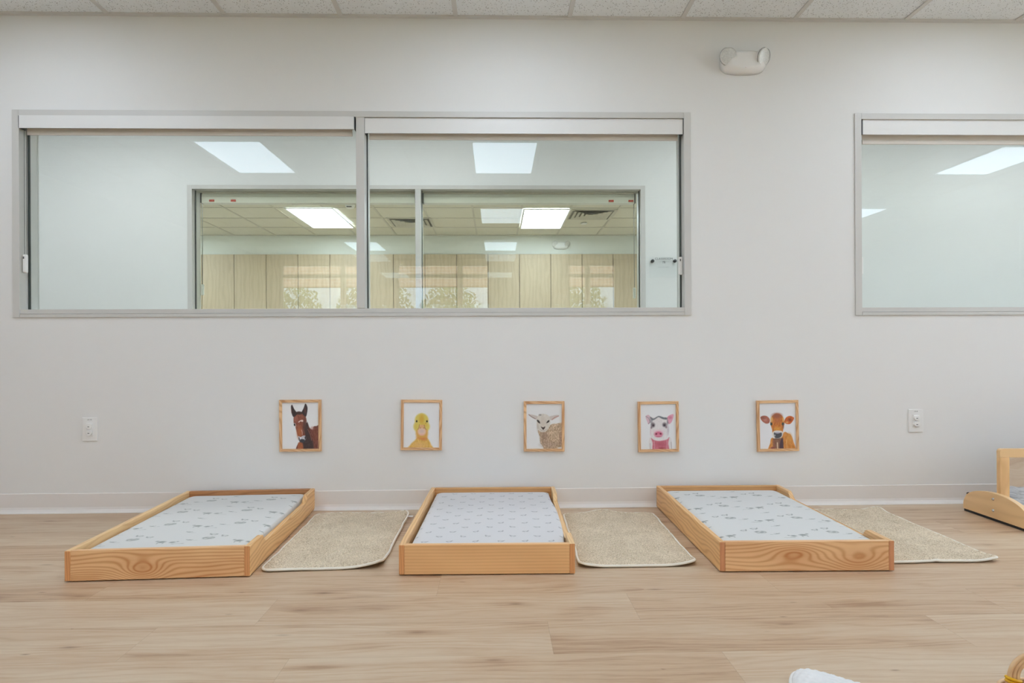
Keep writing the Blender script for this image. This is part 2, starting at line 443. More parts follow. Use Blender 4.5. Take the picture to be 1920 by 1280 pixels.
# roller shades: fascia, hem bar, chain, chain holder
def shade(label, x0, x1, zt, zb, yf, side, group, chain_z=None, cx=None, hz=None, gapside=None, hem=True, hemz=0.012):
    r = thing('roller_shade', label, 'roller shade', ((x0+x1)/2, yf, zt), 0, group); cxm = (x0+x1)/2
    bm = B(); h = zt-zb
    pr = [(0, 0), (0, -h), (.003, -h), (.003, -.003), (.052, -.003), (.052, 0)]
    add_prism(bm, pr, 'x', x0-cxm, x1-cxm); obj('fascia', bm, M_shade, r)
    for xx in (x0-cxm-.004, x1-cxm+.0005):
        bm = B(); add_box(bm, xx, xx+.0035, .001, .05, -h+.001, -.001); obj('end_bracket', bm, M_bracket, r)
    bm = B(); add_box(bm, x0-cxm+.016, x1-cxm-.016, .0372, .0388, -h-hemz, -h+.03); obj('shade_fabric', bm, M_hem, r)
    bm = B(); add_tube(bm, [(x0-cxm+.01, .028, -h+.028), (x1-cxm-.01, .028, -h+.028)], .02, 20); obj('shade_roll', bm, M_shade, r)
    if hem:
        bm = B(); add_box(bm, x0-cxm+.016, x1-cxm-.016, .034, .042, -h-hemz-.011, -h-hemz+.011, .002); obj('hem_bar', bm, M_hem, r)
    if cx is not None:
        bm = B(); top = -h+.01; bot = hz-zt
        for dx in (-.0055, .0055):
            n = int((top-bot)/.0062)
            for i in range(n):
                zz = top-(i+.5)*(top-bot)/n
                bmesh.ops.create_icosphere(bm, subdivisions=1, radius=.0023, matrix=Matrix.Translation((cx-cxm+dx, .03, zz)))
            add_tube(bm, [(cx-cxm+dx, .03, top), (cx-cxm+dx, .03, bot)], .0008, 5)
        obj('bead_chain', bm, M_chain, r)
        bm = B(); add_box(bm, cx-cxm-.011, cx-cxm+.011, .018, .036, bot-.085, bot+.012, .006, seg=3)
        add_box(bm, cx-cxm-.006, cx-cxm+.0, .0165, .019, bot-.012, bot+.0, .0005, mi=1)
        obj('chain_holder', bm, [M_white, M_bracket], r)
    return r
shade('white roller shade above the left half of the long window', -2.500, -.752, 2.091, 2.024, -.012, 'l', 'roller shades of the nap room', cx=-2.489, hz=1.352, hemz=.014)
shade('white roller shade above the right half of the long window', -.697, 1.012, 2.090, 2.008, .002, 'r', 'roller shades of the nap room', cx=1.004, hz=1.337, hemz=.012)
shade('white roller shade above the window at the right edge', 2.000, 3.710, 2.092, 2.010, .002, 'r', 'roller shades of the nap room', cx=1.999, hz=1.335, hemz=.030)

def far_shade(label, x0, x1, sx, hx, hz):
    # seen from behind: cream top lip, white back of the cassette with two red stickers
    zt, zb, y = 2.112, 2.036, YC+.085
    r = thing('roller_shade', label, 'roller shade', ((x0+x1)/2, y, zt), 0, 'roller shades of the far classroom'); c = (x0+x1)/2
    bm = B(); add_prism(bm, [(0, -.008), (-.004, -.03), (-.001, -.076), (.05, -.078), (.05, 0), (.008, 0)], 'x', x0-c, x1-c, .0015); obj('cassette', bm, M_shade, r)
    bm = B(); add_box(bm, x0-c+.005, x1-c-.005, -.006, .01, .001, .009, .001); obj('top_lip', bm, M_hem, r)
    for a in sx: bm = B(); add_box(bm, a-c-.02, a-c+.02, -.0055, -.0015, -.066, -.050); obj('red_sticker', bm, M_red, r)
    for xx in (x0-c-.012, x1-c+.001): bm = B(); add_box(bm, xx, xx+.011, -.002, .05, -.074, .004, .001); obj('end_bracket', bm, M_bracket, r)
    bm = B(); add_tube(bm, [(hx-c, .045, -.05), (hx-c, .045, hz-zt)], .0022, 6); obj('bead_chain', bm, M_chain, r)
    bm = B(); add_box(bm, hx-c-.011, hx-c+.011, .036, .054, hz-zt-.088, hz-zt, .006, seg=3); obj('chain_holder', bm, M_white, r)
far_shade('roller shade seen from behind in the left half of the far window', -2.335, -.648, (-2.255, -2.085), -2.352, 1.395)
far_shade('roller shade seen from behind in the right half of the far window', -.577, 1.118, (.93, 1.09), 1.125, 1.36)

# ------------------------------------------------------------------ corridor and far classroom shells
CX0, CX1 = -8.0, 8.0; YD = YC+T; YE = 6.25
wall_with_holes('wall_corridor', CX0, CX1, 0, HC+.1, YC, YD, [(W3[0]+I, W3[1]-I, W3[2]+I, W3[3]-I)], M_wall2)
bm = B(); add_box(bm, CX0, CX1, T, YC, -.05, 0); struct('floor_corridor', bm, M_floor2)
bm = B(); add_box(bm, CX0, CX1, T, YC, HC, HC+.05); struct('ceiling_corridor', bm, M_tile)
bm = B(); add_box(bm, CX0-.1, CX0, T, YC, 0, HC); struct('wall_corridor_left', bm, M_wall2)
bm = B(); add_box(bm, CX1, CX1+.1, T, YC, 0, HC); struct('wall_corridor_right', bm, M_wall2)
RX0, RX1 = -6.0, 5.0
M_tileB = flat('classroom_tile', (226, 222, 206), .9, var=.01); M_gridB = flat('classroom_grid', (205, 201, 186), .5)
M_wallB = flat('classroom_paint', (228, 229, 222), .7)
bm = B(); add_box(bm, RX0, RX1, YD, YE, -.05, 0); struct('floor_classroom', bm, M_floor2)
ceiling('ceiling_classroom', RX0, RX1, YD, YE, HC+.01, .32, 5.66, M_tileB, M_gridB)
bm = B(); add_box(bm, RX0, RX1, YE, YE+.1, 0, HC+.1); struct('wall_classroom_back', bm, M_wallB)
bm = B(); add_box(bm, RX0-.1, RX0, YD, YE, 0, HC+.1); struct('wall_classroom_left', bm, M_wallB)
bm = B(); add_box(bm, RX1, RX1+.1, YD, YE, 0, HC+.1); struct('wall_classroom_right', bm, M_wallB)

# ------------------------------------------------------------------ ceiling lights
M_difA = emit('diffuser_nap_room', (.875, 1.012, 1.18), ROOM_LIGHT)
M_difH = emit('diffuser_corridor', (.93, .97, 1.02), HALL_LIGHT)
M_difB = emit('diffuser_classroom', (.90, 1.05, 1.24), CLASS_LIGHT)
def light_proto(mat, label, group, w=.60, l=1.20):
    r = thing('ceiling_light', label, 'ceiling light', (0, 0, 0), 0, group); bm = B(); b = .022
    for a in ((-w/2, -w/2+b, -l/2, l/2), (w/2-b, w/2, -l/2, l/2), (-w/2+b, w/2-b, -l/2, -l/2+b), (-w/2+b, w/2-b, l/2-b, l/2)):
        add_box(bm, *a, -.012, 0, .001)
    obj('frame', bm, M_white, r)
    bm = B(); add_box(bm, -w/2+b, w/2-b, -l/2+b, l/2-b, -.008, -.003); obj('diffuser', bm, mat, r)
    return r
LG = 'ceiling light panels of the nap room'
lp = light_proto(M_difA, '', LG, .60, 1.02); k = 0
names_x = {-2.29: 'left of the long window', .08: 'facing the middle of the long window', 2.44: 'facing the wall between the two windows', 4.80: 'facing the right-hand window'}
names_y = {-2.42: 'second', -5.05: 'third', -7.66: 'fourth', -1.03: 'added'}  # row closest to the wall is unseen, added to brighten its upper part
for y in names_y:
    for x in names_x:
        if x == 2.44 and y < -3: continue
        nm = 'flat white ceiling light panel in the %s row %s' % (names_y[y], names_x[x])
        o = lp if k == 0 else dup(lp); o.location = (x, y, HC-.006); o['label'] = nm; k += 1
lh = light_proto(M_difH, 'flat ceiling light panel of the corridor behind the window', 'corridor ceiling light panels'); lh.rotation_euler = (0, 0, PI/2)
lh.location = (-5.0, .60, HC)
for x in (-2.7, -.6, 1.9, 4.0, 6.1): dup(lh, (x, .62, HC))
lc = light_proto(M_difB, 'bright ceiling light panel behind the right half of the far window', 'far classroom ceiling light panels')
lc.location = (.64, 5.06, HC)
for (x, y, lb) in ((-2.30, 5.02, 'bright ceiling light panel behind the left half of the far window'), (3.4, 5.06, 'ceiling light panel at the right end of the far classroom'),
                   (-4.9, 5.02, 'added unseen ceiling light panel at the left end of the far classroom'),  # out-of-sight panel added to brighten the left cabinets
                   (.64, 2.7, 'front ceiling light panel just inside the far window, right'), (-2.30, 2.7, 'front ceiling light panel just inside the far window, left')):
    dup(lc, (x, y, HC), label=lb)

# vents, detector, sprinkler
M_ventb = flat('vent_backing', (150, 148, 134), .7)
def vent(label, x, y):
    r = thing('ceiling_vent', label, 'vent', (x, y, HC+.01), 0, 'far classroom ceiling vents')
    bm = B(); h = .295
    for a in ((-h, -h+.03, -h, h), (h-.03, h, -h, h), (-h+.03, h-.03, -h, -h+.03), (-h+.03, h-.03, h-.03, h)): add_box(bm, *a, -.014, 0, .001)
    obj('frame', bm, M_gridB, r)
    bm = B()
    for i, s in enumerate((.24, .185, .13, .075)):
        z0 = -.012 - .0*i; n = 4; ang = [(s, s), (-s, s), (-s, -s), (s, -s)]; t = s-.042
        ai = [(t, t), (-t, t), (-t, -t), (t, -t)]
        vo = [bm.verts.new((a, b, -.022)) for a, b in ang]; vi = [bm.verts.new((a, b, -.007)) for a, b in ai]
        for q in range(4): bm.faces.new((vo[q], vo[(q+1) % 4], vi[(q+1) % 4], vi[q]))
    obj('louvre', bm, M_gridB, r)
    bm = B(); add_box(bm, -.27, .27, -.27, .27, -.006, -.0005); obj('backing', bm, M_ventb, r)
vent('square louvred ceiling vent beside the bright panel of the far classroom', 1.235, 4.80)
vent('square louvred ceiling vent partly behind the far window mullion', -1.16, 5.30)
bm = B(); add_lathe(bm, [(0, -.04), (.035, -.04), (.05, -.03), (.055, -.012), (.06, 0), (0, 0)], (0, 0, 0)); add_box(bm, -.03, .03, -.052, -.046, -.034, -.024, mi=1)
tag(obj('smoke_detector', bm, [M_white, M_gasket], loc=(-1.76, 4.28, HC)), 'round smoke detector on the far classroom ceiling', 'smoke detector')
bm = B(); add_lathe(bm, [(0, -.012), (.035, -.012), (.045, -.004), (.045, 0), (0, 0)], (0, 0, 0))
tag(obj('sprinkler_cap', bm, M_white, loc=(1.22, 5.34, HC)), 'small round sprinkler cap behind the louvred vent of the far classroom', 'sprinkler')

# ------------------------------------------------------------------ emergency lights
M_lens = flat('faceted_lens', (214, 214, 210), .3, .1, var=.25, scale=130)
def emergency(label, x, y, z, s=1.0):
    r = thing('emergency_light', label, 'emergency light', (x, y, z), 0)
    bm = B(); pts = []
    for i in range(40):
        a = 2*PI*i/40; ca, sa = math.cos(a), math.sin(a); n = 3.2
        pts.append((.122*s*abs(ca)**(2/n)*(1 if ca > 0 else -1), (.060*s*abs(sa)**(2/n)*(1 if sa > 0 else -1))-.004*s))
    # tapered housing: three rings
    rings = []
    for d, k in ((0, 1.0), (-.03*s, .97), (-.052*s, .82), (-.058*s, .6)):
        rings.append([bm.verts.new((p[0]*k, d, p[1]*k)) for p in pts])
    for A, C in zip(rings, rings[1:]):
        for i in range(40):
            f = bm.faces.new((A[i], A[(i+1) % 40], C[(i+1) % 40], C[i])); f.smooth = True
    bm.faces.new(rings[0]); bm.faces.new(rings[-1])
    obj('housing', bm, M_white, r)
    for sx, dr in ((-1, Vector((.05, -1, -.25))), (1, Vector((.62, -1, -.42)))):
        c = Vector((sx*.094*s, -.045*s, .016*s)); dr = dr.normalized()
        bm = B(); add_lathe(bm, [(0, -.03*s), (.028*s, -.028*s), (.042*s, -.008*s), (.0455*s, .012*s), (.045*s, .017*s), (.0425*s, .017*s)], c, dr)
        h = obj('lamp_head', bm, M_white, r)
        bm = B(); add_lathe(bm, [(.0425*s, .0145*s), (.032*s, .0165*s), (.016*s, .0175*s), (0, .018*s)], c, dr); obj('lens', bm, M_lens, h)
        bm = B(); add_lathe(bm, [(.0452*s, .004*s), (.0466*s, .006*s), (.0462*s, .008*s)], c, dr); obj('shadow_gap_ring', bm, M_gasket, h)
    bm = B(); add_lathe(bm, [(0, -.004), (.006*s, -.003), (.0075*s, 0)], (0, -.052*s, -.040*s), (0, 1, 0)); obj('indicator', bm, M_red, r)
    return r
emergency('white two-headed emergency light high on the nap room wall', 1.335, 0, 2.39)
emergency('white two-headed emergency light above the far classroom cabinets', .99, YE, 2.48, .98)

# ------------------------------------------------------------------ tall cabinets of the far classroom
M_oak = wood('cabinet_oak', (198, 179, 152), (174, 149, 118), 'z', rings=16, warp=.5, contrast=.45, rough=.5)
def cabinets():
    x0, wd, top, yf = -4.42-2*.4775, .4775, 2.345, YE-.02
    first = None
    for i in range(9):
        x = x0+2*wd*i
        if first is None:
            r = thing('tall_cabinet', 'tall light oak two-door cabinet in the row along the far classroom wall', 'cabinet', (x+wd, yf, 0), 0, 'tall oak cabinets of the far classroom')
            bm = B(); add_box(bm, -wd+.001, wd-.001, -.0, .018, 0, top); obj('carcass', bm, flat('cabinet_carcass', (90, 72, 50), .6), r)
            for s in (-1, 0):
                bm = B(); add_box(bm, s*wd+.004, (s+1)*wd-.004, -.022, -.001, .08, top-.004, .001); obj('door', bm, M_oak, r)
            first = r
        else: dup(first, (x+wd, yf, 0))
cabinets()

# ------------------------------------------------------------------ classroom sign in the corridor
def text(body, size, loc, parent, mat, name='lettering', rot=(PI/2, 0, 0), ext=.0004, spacing=1.0):
    c = bpy.data.curves.new(name, 'FONT'); c.body = body; c.size = size; c.align_x = 'CENTER'; c.align_y = 'CENTER'; c.extrude = ext; c.space_character = spacing
    o = bpy.data.objects.new(name, c); COL.objects.link(o)
    me = bpy.data.meshes.new_from_object(o.evaluated_get(bpy.context.evaluated_depsgraph_get())); bpy.data.objects.remove(o)
    o = bpy.data.objects.new(name, me); me.materials.clear(); me.materials.append(mat); COL.objects.link(o); o.parent = parent; o.location = loc; o.rotation_euler = rot
    return o
M_grey = flat('grey_print', (92, 97, 98), .6); M_dark = flat('dark_standoff', (58, 62, 64), .3, .6); M_light = flat('pale_print', (180, 186, 187), .6)
def sign():
    r = thing('classroom_sign', 'clear wall sign reading CLASSROOM 7B on two dark pins', 'sign', (1.328, YC, 1.50))
    bm = B(); add_box(bm, -.118, .118, -.0185, -.0165, -.072, .085); obj('plate', bm, M_clear, r)
    for s in (-1, 1):
        bm = B(); add_lathe(bm, [(0, -.028), (.011, -.028), (.0125, -.026), (.0125, -.001), (0, -.001)], (s*.089, 0, .055), (0, 1, 0)); obj('standoff', bm, M_dark, r)
    text('CLASSROOM', .0235, (0, -.0192, .072), r, M_grey, spacing=1.05)
    text('7B', .0235, (0, -.0192, .044), r, M_grey)
    bm = B()
    for x in range(-5, 5): add_box(bm, x*.0085+.001, x*.0085+.0075, -.0197, -.0190, .004, .0065)
    obj('braille_line', bm, M_light, r)
sign()

# ------------------------------------------------------------------ power outlets
def outlet(label, x, z, mark, s=1.0):
    r = thing('power_outlet', label, 'outlet', (x, 0, z)); w_, h_ = .040*s, .0625*s
    bm = B(); add_box(bm, -w_, w_, -.006, 0, -h_, h_, .0028, seg=3); obj('wall_plate', bm, M_white, r)
    bm = B(); add_box(bm, -.018, .018, -.0075, -.0055, -.036, .036, .001); obj('receptacle', bm, M_white, r)
    for zc in (.0165, -.0175):
        bm = B(); pts = [(-.0155, .010), (-.010, .0135), (.010, .0135), (.0155, .010), (.0155, -.003), (.011, -.011), (.004, -.0145), (-.004, -.0145), (-.011, -.011), (-.0155, -.003)]
        add_prism(bm, [(p[0], p[1]+zc) for p in pts], 'y', -.016, -.007, .0018); sk = obj('safety_cover', bm, M_white, r)
        bm = B(); add_box(bm, -.004, .004, -.0168, -.0155, zc-.0035, zc-.0005); obj('slot', bm, M_black, sk)
    text(mark, .0085, (0, -.0063, .051), r, M_dark, 'marking', ext=.0002, spacing=1.1)
outlet('white power outlet on the wall near the left edge', -2.146, .439, 'LA-15')
outlet('white power outlet on the wall between calf picture and mirror', 2.280, .451, 'LA-8')

# ------------------------------------------------------------------ floor beds
BW, BL, BH, BT = .659, 1.017, .115, .021
def bed(label, x, y, rz, mats, tilt=0):
    mf, mb, ms, me_, mend = mats
    r = thing('floor_bed', label, 'toddler bed', (x, y, 0), rz, 'wooden floor beds along the wall'); w_, l_ = BW/2, BL/2
    bm = B(); add_box(bm, -w_+BT, w_-BT, -l_, -l_+BT, .004, BH, .002); obj('foot_rail', bm, mf, r)
    bm = B(); add_box(bm, -w_+BT, w_-BT, l_-BT, l_, .004, BH, .002); obj('head_rail', bm, mb, r)
    bm = B(); add_box(bm, -w_, -w_+BT, -l_, l_, .004, BH, .003)
    for f in bm.faces:
        if f.normal.length == 0: f.normal_update()
        if abs(f.calc_center_median().y) > l_-.001: f.material_index = 1
    obj('side_rail', bm, [ms, mend], r)
    pts = [(-l_, .004), (l_, .004), (l_, BH), (l_-.148, BH), (l_-.158, BH-.003), (l_-.185, .082), (l_-.2, .078), (-l_+.19, .078), (-l_+.178, .082), (-l_+.158, BH-.003), (-l_+.148, BH), (-l_, BH)]
    bm = B(); add_prism(bm, pts, 'x', w_-BT, w_, .0025)
    for f in bm.faces:
        if abs(f.calc_center_median().y) > l_-.001: f.material_index = 1
    obj('entry_rail', bm, [me_, mend], r)
    # slat deck under the mattress
    bm = B()
    for i in range(8):
        yy = -l_+.05+i*(BL-.1)/7; add_box(bm, -w_+BT, w_-BT, yy-.03, yy+.03, .012, .022)
    obj('slat_deck', bm, ms, r)
    return r
PL, PD = (242, 200, 148), (208, 136, 80)
mf1 = wood('pine_knot_round', PL, PD, 'x', rings=70, knots=((-.055, -.625, .075, .040, 5.5), (-.27, -.68, .12, .04, -4.0)), warp=1.1, seed=1, contrast=1.0)
mf2 = wood('pine_straight', (240, 192, 136), (216, 156, 100), 'x', rings=85, warp=.12, seed=2, contrast=.55)
mf3 = wood('pine_knot_eye', (242, 200, 150), PD, 'x', rings=62, knots=((.195, -.622, .095, .042, 4.6), (-.05, -.59, .09, .03, -3.0), (.03, -.69, .12, .03, 1.8)), warp=1.2, seed=5, contrast=.9)
mb1 = wood('pine_dark_head', (196, 140, 92), (150, 92, 54), 'x', rings=60, warp=1.5, seed=8)
mb2 = wood('pine_plain_head', (222, 172, 116), (190, 130, 78), 'x', rings=60, warp=.4, seed=12)
ms1 = wood('pine_side_a', (240, 203, 150), (212, 158, 100), 'y', rings=55, warp=1.2, seed=21, contrast=.6)
ms2 = wood('pine_side_b', (238, 196, 142), (206, 150, 94), 'y', rings=60, warp=.9, seed=25, contrast=.65)
mend = wood('pine_end_grain', (230, 168, 112), (190, 120, 70), 'z', rings=130, warp=.8, seed=31, contrast=.7)
mend2 = wood('pine_end_grain_pink', (212, 150, 108), (184, 118, 78), 'z', rings=60, warp=.6, seed=35, contrast=.5)
M_pineE = wood('pine_side_c', (240, 195, 136), (194, 128, 72), 'y', rings=50, warp=1.5, seed=41, contrast=.7)
bed('pine floor bed near the left edge, slightly angled, round knot on its foot rail', -1.2759, -.520, .0487, (mf1, mb1, ms1, M_pineE, mend))
bed('pine floor bed below the duck and lamb pictures, with straight-grained foot rail', -.0309, -.5175, -.0168, (mf2, mb2, ms2, ms1, mend))
bed('pine floor bed below the calf picture, with an eye-shaped knot on its foot rail', 1.1744, -.530, -.0192, (mf3, mb2, M_pineE, ms2, mend2))

# printed fitted sheets: small drawings stamped into the cloth colour
def stamp(dark, X, Y, cx, cy, s, kind, rot):
    c, sn = math.cos(rot), math.sin(rot); fl = -1 if kind < 0 else 1; kind = abs(kind)
    m = (np.abs(X-cx) < s*1.4) & (np.abs(Y-cy) < s*1.2)
    if not m.any(): return
    x = ((X[m]-cx)*c+(Y[m]-cy)*sn)/s*fl; y = (-(X[m]-cx)*sn+(Y[m]-cy)*c)/s
    def ring(a, b, ra, rb, wd): return np.clip(1-np.abs(np.sqrt(((x-a)/ra)**2+((y-b)/rb)**2)-1)/wd, 0, 1)
    def blob(a, b, ra, rb): return np.clip(1.6*(1-np.sqrt(((x-a)/ra)**2+((y-b)/rb)**2)), 0, 1)
    if kind == 1:      # little animal outline: body, head, ears
        d = np.maximum.reduce([ring(.05, 0, .5, .3, .4), blob(-.55, .3, .22, .2), blob(-.65, .55, .1, .2), blob(.6, .15, .12, .12), blob(-.2, -.4, .08, .2), blob(.3, -.4, .08, .2)])
    elif kind == 2:    # leaf cluster
        d = np.maximum.reduce([blob(-.3, .2, .4, .16), blob(.2, .05, .4, .22), blob(.45, .35, .3, .13), blob(-.1, -.25, .5, .1), ring(.1, .1, .55, .4, .25)*.8])
    elif kind == 3:    # animal pair, filled, with a line of ground
        d = np.maximum.reduce([blob(-.4, .12, .42, .3), blob(-.8, .35, .18, .14), blob(.42, -.05, .32, .22), blob(.75, .08, .13, .12), blob(-.6, -.2, .06, .2), blob(-.2, -.2, .06, .2), np.where(np.abs(y+.42) < .035, (np.abs(x-.9) < .45)*.7, 0)])*.9
    else:              # small animal with a ground line
        d = np.maximum.reduce([blob(0, .05, .45, .26), blob(-.45, .28, .18, .15), blob(.4, .2, .12, .12), np.where(np.abs(y+.28) < .06, (np.abs(x-.75) < .5)*.6, 0)])*.9
    dark[m] = np.maximum(dark[m], d)
def mattress(label, x, y, rz, style, base, ink, bulge=0.0, seed=0):
    w_, l_ = BW-2*BT-.012, BL-2*BT-.014; nx, ny = 236, 380; rs = random.Random(seed)
    u = np.linspace(-1, 1, nx); v = np.linspace(-1, 1, ny); U, V = np.meshgrid(u, v)
    ru = .034/(w_/2); rv = .034/(l_/2); R = .03
    # rounded-slab profile: the outer rows fold down to the deck
    eu = np.clip((np.abs(U)-(1-ru))/ru, 0, 1); ev = np.clip((np.abs(V)-(1-rv))/rv, 0, 1)
    e = np.maximum(eu, ev)
    X = U*w_/2; Y = V*l_/2
    # corners rounded in plan
    rc = .045; qx = np.maximum(np.abs(X)-(w_/2-rc), 0); qy = np.maximum(np.abs(Y)-(l_/2-rc), 0)
    d = np.sqrt(qx**2+qy**2); k = np.where(d > 1e-9, np.minimum(1, rc/np.maximum(d, 1e-9)*np.maximum(np.maximum(qx, qy)/rc, 0)), 1)
    X = np.where((qx > 0) & (qy > 0), np.sign(X)*(w_/2-rc+qx*k), X); Y = np.where((qx > 0) & (qy > 0), np.sign(Y)*(l_/2-rc+qy*k), Y)
    Z = .098 - .006*(1-np.cos(np.clip(e*1.3, 0, 1)*PI/2)) - .062*np.clip((e-.72)/.28, 0, 1)**1.0
    Z += .004*(1-U**2)*(1-V**4)
    Z += .0016*(vnoise(X*9+seed, Y*9, seed)-.5)*(1-e)
    Xo = X + np.where(U > 0, bulge*np.exp(-((V+.15)/.62)**4)*np.clip((U-.3)/.7, 0, 1), 0)
    X2, Y2 = X, Y; ink_d = np.zeros_like(X)
    if style == 'small':
        i = 0
        for a in np.arange(-w_/2+.01, w_/2, .0487):
            i += 1
            for b in np.arange(-l_/2+(.0 if i % 2 else .064), l_/2, .128):
                stamp(ink_d, X2, Y2, a+rs.uniform(-.003, .003), b, .0185, 1 if (i % 2) else -1, rs.uniform(-.35, .35))
    else:
        sg = -1 if style == 'mirror' else 1
        for a in np.arange(-.62, .62, .29):
            for b in np.arange(-.60, .60, .22):
                for (dx, dy, s, kd) in ((0, 0, .052, 3), (.135, .045, .037, 2), (.075, .024, .026, 4), (.14, .098, .024, 1), (-.018, -.085, .026, 4), (-.10, .075, .022, 1)):
                    stamp(ink_d, X2, Y2, sg*(a+dx+.045*(b/.22 % 2)), b+dy, s*1.0, kd*sg if kd != 2 else kd, rs.uniform(-.12, .12))
    cb, ci = np.array(lin(base)), np.array(lin(ink)); ink_d = ink_d*np.clip((.8-e)/.2, 0, 1); col = cb+(ci-cb)*np.clip(ink_d*1.1, 0, 1)[..., None]*.8
    me = grid_mesh('mattress', nx, ny, np.stack([Xo, Y, Z], -1), col)
    o = obj('mattress', me, M_sheet, None, (x, y, 0), (0, 0, rz))
    # underside so the slab is closed
    bm = B(); bm.from_mesh(me); es = [e_ for e_ in bm.edges if e_.is_boundary]; r_ = bmesh.ops.extrude_edge_only(bm, edges=es)
    for v_ in [g for g in r_['geom'] if isinstance(g, bmesh.types.BMVert)]: v_.co.z = .024
    bmesh.ops.contextual_create(bm, geom=[e_ for e_ in bm.edges if e_.is_boundary])
    bm.to_mesh(me); bm.free()
    return tag(o, label, 'mattress', 'mattresses in the floor beds')
M_sheet = vcol_mat('printed_cotton_sheet', .85, .08, 900)
mattress('mattress in a white sheet printed with green-grey animals, in the angled left bed', -1.2759, -.520, .0487, 'big', (218, 217, 214), (126, 132, 126), .004, 3)
mattress('mattress in a white sheet with tiny evenly spaced grey animals, in the middle bed', -.0309, -.5175, -.0168, 'small', (216, 214, 215), (128, 128, 131), .016, 5)
mattress('mattress in a white sheet printed with grey animals, in the bed by the calf picture', 1.1744, -.530, -.0192, 'mirror', (218, 218, 216), (118, 125, 120), .004, 9)

# ------------------------------------------------------------------ rugs
def rug_mat(name, base, dark, scale=200):
    t = NT(name); x, y, z = t.obj(); v = t.vec(x, y, z)
    n = t.noise(v, scale, 3, .65); p = t.noise(v, 9, 3)
    f = t.add(t.mul(t.math('SUBTRACT', n, .5), 2.1), t.mul(t.math('SUBTRACT', p, .5), .5), .42)  # crevice shade between tufts put into the colour: low noise goes darker
    t.color(t.ramp(f, [(0, lin(dark)), (.35, lin(tuple((a*.6+b*.4) for a, b in zip(base, dark)))), (.6, lin(base)), (1, lin(tuple(min(255, a+12) for a in base)))]))
    t.rough(.95); t.bump(n, .9, .004)
    return t.m
M_rug = rug_mat('tufted_cotton', (232, 216, 191), (182, 162, 134))
M_hemr = flat('rug_binding_cloth', (240, 234, 222), .85, bump=.3, bscale=400)
def rug(label, corners, seed, lifts=(), creases=(), tagpos=None, cutr=.03):
    """corners: front-left, front-right, back-right, back-left (x,y)"""
    c = [np.array(p) for p in corners]; ctr = sum(c)/4
    nx = int(np.linalg.norm(c[1]-c[0])/.0042); ny = int(np.linalg.norm(c[3]-c[0])/.0042)
    u = np.linspace(0, 1, nx); v = np.linspace(0, 1, ny); U, V = np.meshgrid(u, v)
    # round the plan corners
    lx, ly = np.linalg.norm(c[1]-c[0]), np.linalg.norm(c[3]-c[0])
    a = (U-.5)*lx; b = (V-.5)*ly; qx = np.maximum(np.abs(a)-(lx/2-cutr), 0); qy = np.maximum(np.abs(b)-(ly/2-cutr), 0); d = np.hypot(qx, qy)
    k = np.where((qx > 0) & (qy > 0), np.maximum(qx, qy)/np.maximum(d, 1e-9), 1)
    a = np.where((qx > 0) & (qy > 0), np.sign(a)*(lx/2-cutr+qx*k), a); b = np.where((qx > 0) & (qy > 0), np.sign(b)*(ly/2-cutr+qy*k), b)
    U2, V2 = a/lx+.5, b/ly+.5
    def at(U, V):
        X = sum(w[..., None]*p for w, p in (((1-U)*(1-V), c[0]), (U*(1-V), c[1]), (U*V, c[2]), ((1-U)*V, c[3])))
        return X
    P2 = at(U2, V2)-ctr
    wob = lambda X, Y, s: (vnoise(X*14+s, Y*14+s, seed)-.5)*.006
    P2[..., 0] += wob(P2[..., 0], P2[..., 1], 3); P2[..., 1] += wob(P2[..., 0], P2[..., 1], 40)
    def lift(U, V):
        z = .0015+.002*vnoise(U*4, V*5, seed+2)
        for (lu, lv, r, h) in lifts: z = z+h*np.exp(-(((U-lu)*lx)**2+((V-lv)*ly)**2)/r**2)
        for (ax, pos, wd, h) in creases:
            q = (U if ax == 'u' else V)-pos; z = z+h*np.exp(-(q/wd)**2)
        return z
    edge = np.minimum(np.minimum(U, 1-U)*lx, np.minimum(V, 1-V)*ly)
    pile = np.clip(edge/.012, 0, 1)**.5
    X, Y = P2[..., 0], P2[..., 1]
    tuft = .7*vnoise(X*105, Y*105, seed+5)+.3*vnoise(X*220+9, Y*220, seed+6)
    tuft = tuft*1.5-.25+.35*(vnoise(X*22, Y*22, seed+8)-.5)
    Z = lift(U, V)+.003+pile*(.006+.0065*tuft)
    me = grid_mesh('rug', nx, ny, np.stack([X, Y, Z], -1))
    bm = B(); bm.from_mesh(me); es = [e_ for e_ in bm.edges if e_.is_boundary]; r_ = bmesh.ops.extrude_edge_only(bm, edges=es)
    for v_ in [g for g in r_['geom'] if isinstance(g, bmesh.types.BMVert)]: v_.co.z -= .0025
    bm.to_mesh(me); bm.free()
    o = obj('rug', me, M_rug, None, (ctr[0], ctr[1], 0)); tag(o, label, 'rug', 'cream tufted rugs beside the beds')
    # binding: follows the rim
    idx = [(0, i) for i in range(0, nx-1, 2)]+[(j, nx-1) for j in range(0, ny-1, 2)]+[(ny-1, i) for i in range(nx-1, 0, -2)]+[(j, 0) for j in range(ny-1, 0, -2)]
    path = [(X[j, i], Y[j, i], float(Z[j, i])+.0022) for j, i in idx]
    bm = B(); add_tube(bm, path, .0052, 8, closed=True); obj('binding', bm, M_hemr, o)
    if tagpos:
        bm = B(); px, py, pz = tagpos; add_box(bm, px-ctr[0], px-ctr[0]+.028, py-ctr[1]-.012, py-ctr[1]+.012, pz, pz+.001); q = obj('care_tag', bm, M_white, o)
    return o
